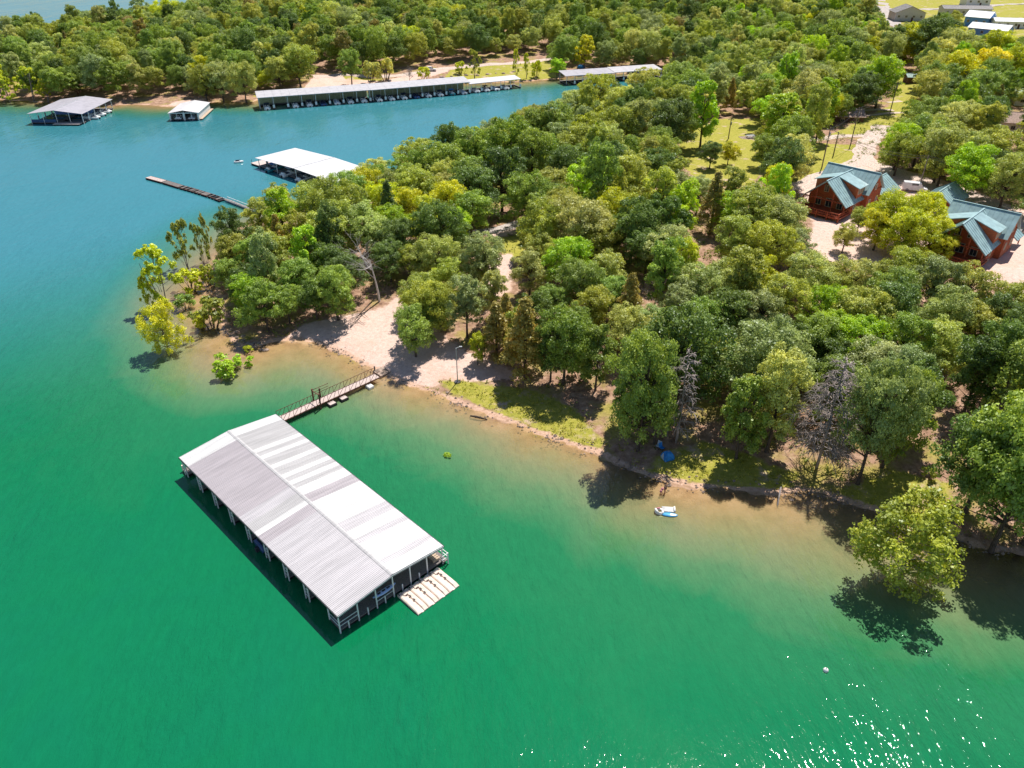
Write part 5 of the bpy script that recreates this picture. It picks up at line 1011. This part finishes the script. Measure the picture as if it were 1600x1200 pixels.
house('house', 'tan roofed house in a gap of the far left wood', G(272,50), R(15), 12, 9, 3.2, 2, 'siding_grey', 'tan_shingle', 'x')
house('house', 'pinkish roof showing through the far wood, upper left middle', G(420,34), R(5), 12, 9, 3.2, 2, 'siding_white', 'tan_shingle', 'x')
# ================================================================== vehicles
def car(name, label, loc, rz, body_m, L=4.7, w=1.85, h=1.5, van=False, cat='car'):
    e = thing(name, label, cat, loc, rz); mb = MB(); b = .45
    side = [(-L/2, .35), (-L/2, .95), (-L/2 + .1, h if van else 1.0), (-L*.18 if not van else -L/2 + .2, h), (L*.12 if not van else L*.2, h), (L*.27 if not van else L*.34, .98), (L/2 - .05, .85), (L/2, .35)]
    if not van: side[2] = (-L*.36, 1.0)
    k = len(side); vs = [(x, -w/2 * (1 if z < 1.05 else .86), z) for x, z in side] + [(x, w/2 * (1 if z < 1.05 else .86), z) for x, z in side]
    mb.add(vs, [tuple(range(k))[::-1], tuple(range(k, 2*k))] + [(i, (i + 1) % k, k + (i + 1) % k, k + i) for i in range(k)]); mb.build('body', body_m, e)
    x0, x1 = side[4][0], side[5][0]; mb = MB(); mb.slab([(lerp(x0, x1, .1) + .03, -w*.4, lerp(h, .98, .1) + .04), (lerp(x0, x1, .1) + .03, w*.4, lerp(h, .98, .1) + .04), (lerp(x0, x1, .9) + .03, w*.43, lerp(h, .98, .9) + .04), (lerp(x0, x1, .9) + .03, -w*.43, lerp(h, .98, .9) + .04)], .03); mb.build('windscreen', 'window_glass', e)
    for s in (-1, 1):
        mb = MB(); mb.box((-L*.03, s * w * .455, (h + .98) / 2), (L * .26, .04, (h - .98) * .7)); mb.build('side_window', 'window_glass', e)
        for x in (-L*.31, L*.31):
            mb = MB(); mb.tube([(x, s * (w/2 - .2), .33), (x, s * (w/2 + .02), .33)], .33, 12); wl = mb.build('wheel', 'tyre', e); mb = MB(); mb.tube([(x, s * (w/2), .33), (x, s * (w/2 + .03), .33)], .18, 10); mb.build('rim', 'dull_metal', wl)
        mb = MB(); mb.box((L/2 - .02, s * w * .36, .72), (.08, .35, .16)); mb.build('headlight', 'vinyl_white', e)
    return e
p = G(1428, 298); car('van', 'white van parked behind the left cabin by the pole', (p.x, p.y, h1(p.x, p.y) + .02), R(-20), 'car_white', 5.6, 2.0, 2.1, True, 'van')
p = G(1512, 414); car('parked_car', 'dark blue car under the front deck of the right cabin', (p.x, p.y, h1(p.x, p.y) + .02), R(-42), 'car_blue', 4.4, 1.8, 1.4)
p = G(674, 362); car('parked_car', 'dark car parked under the trees on the gravel track', (p.x, p.y, h1(p.x, p.y) + .08), R(10), 'car_dark')
p = G(658, 366); car('parked_car', 'second dark car, left of the one on the gravel track', (p.x, p.y, h1(p.x, p.y) + .08), R(30), 'car_dark')
p = G(672, 111); car('pickup', 'pale pickup truck on the far gravel road behind the long dock', (p.x, p.y, h1(p.x, p.y) + .08), R(5), 'car_white', 5.6, 2.0, 1.8, False, 'truck')
p = G(1590, 366); car('parked_car', 'dark car at the right edge beside the right cabin', (p.x, p.y, h1(p.x, p.y) + .05), R(40), 'car_dark')
# ================================================================== poles and wires
def pole(label, bx, by, tx, ty, arm=True, H=None, m='pole_wood', name='utility_pole'):
    b = G(bx, by); _, _, zc = project(b.x, b.y, b.z); dep = math.atan2(CAMH - b.z, math.hypot(b.x, b.y)); hgt = H or (by - ty) * zc / FPX / math.cos(dep)
    e = thing(name, label, 'pole', (b.x, b.y, b.z), 0, 'utility poles'); mb = MB(); mb.tube([(0,0,-.6),(0,0,hgt*.5),(0,0,hgt)], [.17,.15,.12], 8); mb.build('shaft', m, e)
    if arm: mb = MB(); mb.bar((-.9, .2, hgt - .6), (.9, -.2, hgt - .6), .12, .14); mb.build('cross_arm', m, e); mb = MB(); mb.tube([(.25,.15,hgt-2.2),(.25,.15,hgt-1.3)], .2, 8); mb.build('transformer', 'dull_metal', e)
    for dx in (-.7, 0, .7): mb = MB(); mb.tube([(dx, -.22 * dx if arm else 0, hgt - .55), (dx, -.22 * dx if arm else 0, hgt - .3)], .06, 6); mb.build('insulator', 'vinyl_white', e) if arm or dx == 0 else None
    return Vector((b.x, b.y, b.z + hgt - .2))
t1 = pole('pale utility pole beside the van behind the left cabin', 1435, 297, 1452, 245, False); t2 = pole('utility pole on the lawn nearest the left cabin roof', 1284, 262, 1298, 203); t3 = pole('short utility pole in the middle of the lawn', 1302, 243, 1309, 208, False)
t4 = pole('utility pole at the fork of the drive', 1329, 226, 1344, 172); t5 = pole('tall utility pole beside the upper road', 1390, 178, 1402, 131); t6 = pole('utility pole next to the green-roofed shed', 1445, 122, 1449, 108, False, 8.5); t7 = pole('bent pole on the left of the big lawn', 1138, 217, 1144, 186)
def wire(a, b, sag, label):
    mb = MB(); mb.tube([a.lerp(b, i / 12) - Vector((0, 0, sag * 4 * (i / 12) * (1 - i / 12))) for i in range(13)], .035, 4); mb.build('power_line', 'dark_metal', None, label=label, cat='cable', group='overhead power lines')
off = Vector((.6, -.1, -.3))
for a, b, s, l in ((t5, t4, 1.2, 'overhead wire between the two tallest poles along the road'), (t5 + off, t4 + off, 1.4, 'lower overhead wire between the two tallest roadside poles'), (t4, t2, 1.0, 'overhead wire across the lawn above the left cabin'), (t4 + off, t3, 1.0, 'overhead wire from the drive fork to the short lawn pole'), (t2, t1, 1.6, 'overhead wire passing behind the left cabin roof to the pale pole'), (t2 + off, t1 + Vector((0,0,-.4)), 2.0, 'lower overhead wire behind the left cabin roof'), (t1, Vector((150,165,13)), 2.0, 'overhead wire from the pale pole off to the right edge'), (t1 + Vector((0,0,-.4)), Vector((150,163,12.5)), 2.4, 'lower overhead wire from the pale pole to the right edge'), (t6, t5, 1.2, 'overhead wire from the shed pole to the tall road pole')): wire(a, b, s, l)
b = G(715, 597); lp = thing('lamp_post', 'tall thin lamp post at the edge of the grass by the beach', 'lamp post', (b.x, b.y, b.z), 0); mb = MB(); mb.tube([(0,0,-.4),(0,0,6.3)], [.09,.07], 8); mb.build('shaft', 'dull_metal', lp); mb = MB(); mb.tube([(0,0,-.15),(0,0,.14)], .55, 10); mb.build('base', 'dark_metal', lp); mb = MB(); mb.bar((0,0,6.25), (.5,.2,6.4), .07); mb.build('arm', 'dull_metal', lp); mb = MB(); mb.box((.7,.28,6.38), (.45,.25,.12)); mb.build('lamp_head', 'dull_metal', lp)
# ================================================================== dead and bare trees
mat('bark_white', (.62,.56,.53), .9, .15, 5, stretch=(3,3,.6))
def dead(label, bx, by, hpx, seed, bark='bark_pale', H=12, depth=4, kids=4, spread=.55, up=.25, stem=.3, r=.26, droop=0, name='bare_tree', con=None):
    p = G(bx, by); _, _, zc = project(p.x, p.y, p.z); dep = math.atan2(CAMH - p.z, math.hypot(p.x, p.y)); hgt = hpx * zc / FPX / math.cos(dep)
    mb = con or bare_tree(seed, H, r, depth, spread, kids, up, stem, droop); top = max(v[2] for v in mb.v); e = thing(name, label, 'tree', (p.x, p.y, p.z), 0, 'leafless trees'); e.scale = (hgt / top,) * 3
    me = mb.mesh('branches', bark, True); link('branches', me, e); return e
dead('tall white dead tree with bare limbs behind the beach', 593, 471, 106, 3, 'bark_white', 13, 3, 4, .55, .35, .4, .27)
dead('grey leafless tree in the middle of the wood', 1022, 482, 56, 5, 'bark_pale', 9, 4, 5, .5, .5, .15, .16)
dead('bare brown conifer beside the blue tent', 1056, 692, 140, 8, 'bark_pale', con=bare_conifer(8, 13, .15, 50, .2, .3, 10))
dead('big bare grey tree leaning over the shore right of the tent', 1276, 730, 160, 11, 'bark_pale', con=bare_conifer(11, 13, .17, 80, .27, .45, 16))
dead('forked dead trunk above the grass strip', 938, 600, 62, 14, 'bark_grey', 12, 2, 3, .5, .4, .5, .24)
dead('small grey dead tree at the right above the cabins', 1562, 298, 62, 17, 'bark_pale', 9, 4, 5, .55, .3, .25, .2)
dead('reddish leafless tree behind the grey boathouse', 122, 150, 30, 19, 'rust_steel', 8, 4, 6, .6, .2, .1, .2)
dead('purple grey leafless shrub by the far road behind the long dock', 640, 126, 24, 23, 'bark_grey', 7, 4, 6, .5, .4, .1, .2)
dead('thin leafless sapling by the wooded point shore', 478, 482, 36, 27, 'bark_pale', 7, 4, 5, .55, .3, .2, .14)
# fallen limb, driftwood
mb = MB(); a = G(582, 478); b = G(548, 512); rr = random.Random(4); limb(mb, (a.x, a.y, a.z + .9), (b.x, b.y, b.z + .1), .14, .03, rr, 5, 6, .1)
for k in range(5): t = .3 + .13 * k; q = a.lerp(b, t); limb(mb, (q.x, q.y, h1(q.x, q.y) + .9 * (1 - t)), (q.x + rr.uniform(-2, 2.6), q.y + rr.uniform(-2.4, .6), h1(q.x, q.y) + .12), .06, .015, rr, 4, 4)
mb.build('fallen_branch', 'bark', None, True, label='dark fallen branch lying across the top of the sand beach', cat='branch')
p = G(748, 653); mb = MB(); mb.tube([(-1.3,.5,.05),(-.4,.16,.14),(.5,-.2,.12),(1.3,-.45,.02)], [.1,.17,.15,.07], 7); mb.build('driftwood_log', 'bark', None, True, label='short dark log lying at the waterline below the grass strip', cat='log', loc=(p.x, p.y, max(p.z, 0)))
p = G(1215, 800); mb = MB(); mb.tube([(0,0,-1.3),(.5,1.6,.2),(1.2,3.4,1.3)], [.07,.1,.12], 6); mb.build('snag', 'bark_grey', None, True, label='thin dead snag rising from the shallows below the bare grey tree', cat='branch', loc=(p.x, p.y, 0))
# ================================================================== camp, bathers, floats
p = G(1043, 716); tent = thing('tent', 'small blue dome tent on the grass by the dark trees', 'tent', (p.x, p.y, p.z), R(20)); mb = MB(); rings = []
for i in range(6):
    a = i / 5 * math.pi / 2; r = math.cos(a) * .97 + .03; rings.append([(1.05 * r * math.cos(t) * (1 if i else 1.02), .95 * r * math.sin(t), 1.25 * math.sin(a)) for t in [math.pi / 4 + k * math.pi / 2 for k in range(4)]])
mb.loft(rings); mb.build('shell', 'canvas_blue', tent); mb = MB(); mb.add([(-.76,-.2,.05),(-.76,.5,.05),(-.6,.15,.95)], [(0,1,2)]); mb.add([(-.80,-.3,.03),(-.80,.6,.03),(-.64,.15,1.02)], [(2,1,0)]); mb.build('door_flap', 'canvas_light', tent)
for sx, sy in ((1,1),(1,-1),(-1,1),(-1,-1)): mb = MB(); mb.tube([(.77*sx,.7*sy,0),(.62*sx,.56*sy,.6),(.3*sx,.26*sy,1.1),(0,0,1.28)], .025, 5); mb.build('tent_pole', 'dull_metal', tent)
def chair(label, px, py, rz, m):
    p = G(px, py); e = thing('camp_chair', label, 'chair', (p.x, p.y, p.z), rz, 'camp chairs by the tent'); mb = MB(); mb.slab([(-.3,-.28,.45),(.3,-.28,.45),(.3,.28,.4),(-.3,.28,.4)], .05); mb.build('seat', m, e); mb = MB(); mb.slab([(-.3,.28,.4),(.3,.28,.4),(.3,.45,1.0),(-.3,.45,1.0)], .05); mb.build('backrest', m, e)
    for x, y in ((-.3,-.3),(.3,-.3),(-.3,.4),(.3,.4)): mb = MB(); mb.bar((x, y, 0), (-x*.9, y, .45), .04); mb.build('leg', 'dark_metal', e)
chair('blue folding chair under the trees behind the tent', 1034, 703, R(30), 'canvas_blue'); chair('pale folding chair beside the blue chair near the tent', 1028, 700, R(-40), 'canvas_light')
def person(label, loc, rz, pose, shirt, pants, hgt=1.7):
    e = thing('person', label, 'person', loc, rz); k = hgt / 1.7; V = []; E_ = []; Rr = []
    def v(x, y, z, r, par=None):
        V.append((x * k, y * k, z * k)); Rr.append(r * k)
        if par is not None: E_.append((par, len(V) - 1))
        return len(V) - 1
    if pose == 'stand':
        pel = v(0,0,.92,.15); w = v(0,0,1.1,.13,pel); ch = v(0,.02,1.32,.155,w); nk = v(0,0,1.47,.06,ch); hd = v(0,.02,1.56,.09,nk); v(0,.02,1.66,.085,hd)
        for s in (-1, 1):
            sh = v(.17*s,0,1.4,.065,ch); el = v(.24*s,-.03,1.14,.045,sh); wr = v(.2*s,.12,.92,.034,el); v(.19*s,.17,.85,.035,wr)
            hp = v(.1*s,0,.85,.1,pel); kn = v(.11*s,.03 if s > 0 else .08,.48,.065,hp); an = v(.11*s,-.02,.08,.045,kn); v(.11*s,.14,.04,.04,an)
    else:                                             # bending forward, hands towards the water
        pel = v(0,-.12,.82,.15); w = v(0,.02,.98,.13,pel); ch = v(0,.22,1.1,.155,w); nk = v(0,.36,1.16,.06,ch); hd = v(0,.45,1.17,.09,nk); v(0,.53,1.15,.085,hd)
        for s in (-1, 1):
            sh = v(.17*s,.24,1.07,.065,ch); el = v(.22*s,.34,.8,.045,sh); wr = v(.16*s,.46,.58,.034,el); v(.15*s,.5,.5,.035,wr)
            hp = v(.1*s,-.1,.76,.1,pel); kn = v(.12*s,.06,.44,.065,hp); an = v(.12*s,-.06,.08,.045,kn); v(.12*s,.1,.04,.04,an)
    me = bpy.data.meshes.new('body'); me.from_pydata(V, E_, []); b = link('body', me, e); sk = b.modifiers.new('skin', 'SKIN'); sl = me.skin_vertices[0].data
    for i, r in enumerate(Rr): sl[i].radius = (r, r)
    sl[0].use_root = True; ss = b.modifiers.new('sub', 'SUBSURF'); ss.levels = 2; ss.render_levels = 2; me.materials.append(MATS['skin'])
    hx = V[5]; mb = MB(); mb.loft([[(hx[0] + r * k * math.cos(a), hx[1] - .02 + r * k * math.sin(a), hx[2] + z * k) for a in np.linspace(0, 2 * math.pi, 9)[:-1]] for r, z in ((.095,-.06),(.108,0),(.09,.06),(.03,.1))]); mb.build('hair', 'hair', e, True)
    wv, pv, cv = Vector(V[1]), Vector(V[0]), Vector(V[2])
    mb = MB(); mb.tube([pv + Vector((0,0,-.12*k)), pv, wv], [.185*k, .175*k, .15*k], 10); mb.build('shorts', pants, e, True); mb = MB(); mb.tube([wv, cv, cv.lerp(Vector(V[3]), .6)], [.155*k, .178*k, .1*k], 10); mb.build('top', shirt, e, True); return e
p = W(1039, 769); person('person in dark swimwear standing in the shallows', (p.x, p.y, max(-.35, h1(p.x, p.y)) - .02), R(60), 'stand', 'cloth_dark', 'cloth_dark', 1.7); p = W(1033, 771); person('person in pink bending over beside the standing bather', (p.x, p.y, max(-.35, h1(p.x, p.y)) - .02), R(-50), 'bend', 'cloth_pink', 'cloth_pink', 1.6)
p = W(1030, 800); fl = thing('pool_float', 'white inflatable armchair float at the left of the group', 'pool float', (p.x, p.y, 0), R(15), 'inflatable floats off the shore'); mb = MB(); mb.tube([(.45 * math.cos(a), .5 * math.sin(a), .12) for a in np.linspace(0, 2 * math.pi, 14)], .15, 7); mb.build('ring', 'vinyl_white', fl, True); mb = MB(); mb.tube([(-.35, -.4, .25), (-.5, 0, .5), (-.35, .4, .25)], .16, 8); mb.build('backrest', 'vinyl_white', fl, True)
for s in (-1, 1): mb = MB(); mb.tube([(-.3, s*.45, .28), (.3, s*.45, .26)], .1, 7); mb.build('armrest', 'cloth_pink' if s > 0 else 'vinyl_white', fl, True)
p = W(1044, 797); fl = thing('pool_float', 'white rectangular lounge float in the middle of the group', 'pool float', (p.x, p.y, 0), R(-6), 'inflatable floats off the shore')
for i in range(5): mb = MB(); mb.tube([(-.8, -.38 + i * .19, .1), (.8, -.38 + i * .19, .1)], .11, 7); mb.build('air_tube', 'vinyl_white', fl, True)
mb = MB(); mb.tube([(.78, -.42, .25), (.78, .42, .25)], .13, 7); mb.build('pillow', 'vinyl_white', fl, True)
p = W(1046, 805); fl = thing('pool_float', 'blue and white paddle board float at the front of the group', 'pool float', (p.x, p.y, 0), R(-8), 'inflatable floats off the shore'); mb = MB(); mb.loft([[(x, -w, .03), (x, -w, .13), (x, w, .13), (x, w, .03)] for x, w in ((-1.0,.08),(-.7,.28),(0,.36),(.7,.28),(1.0,.08))]); mb.build('board', 'vinyl_blue', fl, True); mb = MB(); mb.loft([[(x, -w, .131), (x, -w, .15), (x, w, .15), (x, w, .131)] for x, w in ((.1,.2),(.5,.18),(.85,.1))]); mb.build('deck_pad', 'vinyl_white', fl)
# lawn picnic table on a slab
p = G(1172, 216); pt = thing('picnic_table', 'grey picnic table on a pale slab on the lawn', 'table', (p.x, p.y, p.z), R(10)); mb = MB(); mb.box((0,0,.05), (6.0,4.2,.2)); mb.build('slab', 'rock', pt); mb = MB(); mb.box((0,0,.9), (2.6,1.0,.08)); mb.build('table_top', 'dull_metal', pt)
for s in (-1, 1): mb = MB(); mb.box((0, s*.95, .6), (2.6,.35,.07)); mb.build('bench_seat', 'dull_metal', pt); mb = MB(); mb.bar((s*.9,-.8,.15), (s*.9,.3,.86), .09); mb.bar((s*.9,.8,.15), (s*.9,-.3,.86), .09); mb.build('leg', 'dull_metal', pt)
p = G(898, 106); tp = thing('tarp_pile', 'blue tarp over a pile on the bank behind the right-hand far dock', 'tarp', (p.x + 3, p.y, p.z), 0); mb = MB(); mb.loft([[(2 * r * math.cos(a), 1.4 * r * math.sin(a) * (1 + .15 * math.sin(3 * a)), z) for a in np.linspace(0, 2*math.pi, 11)[:-1]] for r, z in ((1,-.1),(.9,.7),(.55,1.2),(.1,1.4))]); mb.build('cover', 'canvas_blue', tp, True)
# boulders of the shore and rock pile
RB = random.Random(31); rock_me = []
for k in range(4):
    mb = MB(); rings = []
    for z, r in ((-.4,.7),(-.1,1),(.25,.95),(.5,.6),(.58,.15)): rings.append([(r * math.cos(a) * RB.uniform(.8,1.15), r * .8 * math.sin(a) * RB.uniform(.8,1.15), z * RB.uniform(.85,1.15)) for a in np.linspace(0, 2*math.pi, 9)[:-1]])
    mb.loft(rings); rock_me.append(mb.mesh('boulder', 'rock'))
def rocks(lab, pts, s0, s1, grp):
    for i, (x, y) in enumerate(pts):
        p = G(x, y); o = link('boulder', rock_me[RB.randrange(4)], None, lab + ', ' + ('leftmost of the row' if i == 0 else 'rightmost of the row' if i == len(pts) - 1 else ORD[i].replace(' closest', '').replace('closest', 'first') + ' from the left'), 'rock', grp, None, (p.x, p.y, h1(p.x, p.y)), RB.uniform(0, 6.28)); s = RB.uniform(s0, s1); o.scale = (s, s, s * RB.uniform(.6, .9))
rocks('brown boulder at the dark waterline of the wooded point', [(358 + 5 * i + RB.uniform(-3, 3), 516 + (i * 2.6) + RB.uniform(-6, 6)) for i in range(12)], .3, .7, 'boulders along the wooded point')
rocks('pale boulder of the bank behind the long dock', [(690 + 14 * i + RB.uniform(-4, 4), 119 - i * .6 + RB.uniform(-2, 2)) for i in range(9)], .6, 1.3, 'boulders behind the long dock')
rocks('small stone on the shore edge below the tent', [(1120 + 16 * i + RB.uniform(-6, 6), 752 + RB.uniform(-4, 4) + i * .5) for i in range(8)], .12, .28, 'stones below the tent')
# ================================================================== stones of the waterline, undergrowth
SR = np.random.default_rng(77); near_land = land[:46]; seg = []
for i in range(2, 45):
    a, b = near_land[i], near_land[i + 1]; L = float(np.hypot(*(b - a))); n = int(L * 16)
    t = SR.random(n)[:, None]; nrm = np.array([-(b - a)[1], (b - a)[0]]) / L; seg.append(a + (b - a) * t + nrm * (SR.normal(size=(n, 1)) * .9 + .1))
seg = np.concatenate(seg); clump = np.sin(seg[:, 0] * .9) * np.sin(seg[:, 1] * .7 + 1) + .5 * np.sin(seg[:, 0] * .31 - seg[:, 1] * .23); seg = seg[clump + SR.normal(size=len(seg)) * .5 > .25]; sz = height(seg[:, 0], seg[:, 1])
mb = MB()
oct_v = np.array([(1,0,0),(.3,.95,0),(-.8,.6,0),(-.8,-.6,0),(.3,-.95,0),(0,0,.75),(0,0,-.6)])
for (x, y), z in zip(seg, sz):
    if z < -.5: continue
    r = float(SR.uniform(.07, .2) * (1.8 if SR.random() < .07 else 1)); q = oct_v * SR.uniform(.7, 1.25, oct_v.shape) * r; a = SR.uniform(0, 6.28); ca, sa = math.cos(a), math.sin(a)
    mb.add([(x + u * ca - v * sa, y + u * sa + v * ca, z + w + r * .2) for u, v, w in q], [(i, (i + 1) % 5, 5) for i in range(5)] + [((i + 1) % 5, i, 6) for i in range(5)])
mb.build('shore_stones', 'rock', None, label='small brown stones scattered along the waterline', cat='stones', kind='stuff')
def tufts(name, label, cat, n, box, col, size, hgt, test, seed):
    rng = np.random.default_rng(seed); x = rng.uniform(box[0], box[1], n); y = rng.uniform(box[2], box[3], n); d = sdist(x, y, land); z = height(x, y)
    k = (d > .8) & test(x, y, d); x, y, z = x[k], y[k], z[k]; m = 9; s = rng.uniform(.5, 1.3, len(x))
    P3 = np.repeat(np.stack([x, y, z], 1), m, 0) + rng.normal(size=(len(x) * m, 3)) * np.array([.3, .3, 0]) * np.repeat(s, m)[:, None] * size / .3; P3[:, 2] += rng.uniform(.02, hgt, len(P3)) * np.repeat(s, m)
    me = leaf_cloud(name, rng, P3, rng.normal(size=P3.shape) + np.array([0, 0, .7]), size * rng.uniform(.6, 1.3, len(P3)), np.clip(np.repeat(rng.random(len(x)), m) * .6 + rng.random(len(P3)) * .4, 0, 1))
    o = link(name, me, None, label=label, cat=cat, kind='stuff'); o['leafcol'] = list(col)
grass_w = [Gpoly(p) for p in grass_polys[:5]]; sand_w = [Gpoly(p) for p in sand_polys]
def in_any(x, y, polys):
    r = np.zeros(x.shape, bool)
    for q in polys: r |= inside(x, y, q)
    return r
tufts('undergrowth', 'low leafy undergrowth and saplings on the floor of the wood', 'undergrowth', 14000, (-75, 130, 60, 260), (.20,.25,.05), .34, .7, lambda x, y, d: ~in_any(x, y, grass_w) & ~in_any(x, y, sand_w) & (np.sin(x * .33 + np.sin(y * .2)) * np.sin(y * .41) > -.1), 5)
tufts('grass_tufts', 'short tufts of yellow green grass on the shore clearings', 'grass', 16000, (-30, 75, 55, 120), (.42,.42,.06), .16, .22, lambda x, y, d: in_any(x, y, grass_w) & (np.sin(x * .9 + y * .3) * np.sin(y * .8) > -.35), 6)
tufts('bank_weeds', 'weeds and dry grass along the top of the bank', 'weeds', 9000, (-70, 90, 50, 150), (.33,.32,.06), .24, .4, lambda x, y, d: (d < 5) & ~in_any(x, y, sand_w[:1]) & (np.sin(x * .5) * np.sin(y * .6 + 2) > .05), 8)
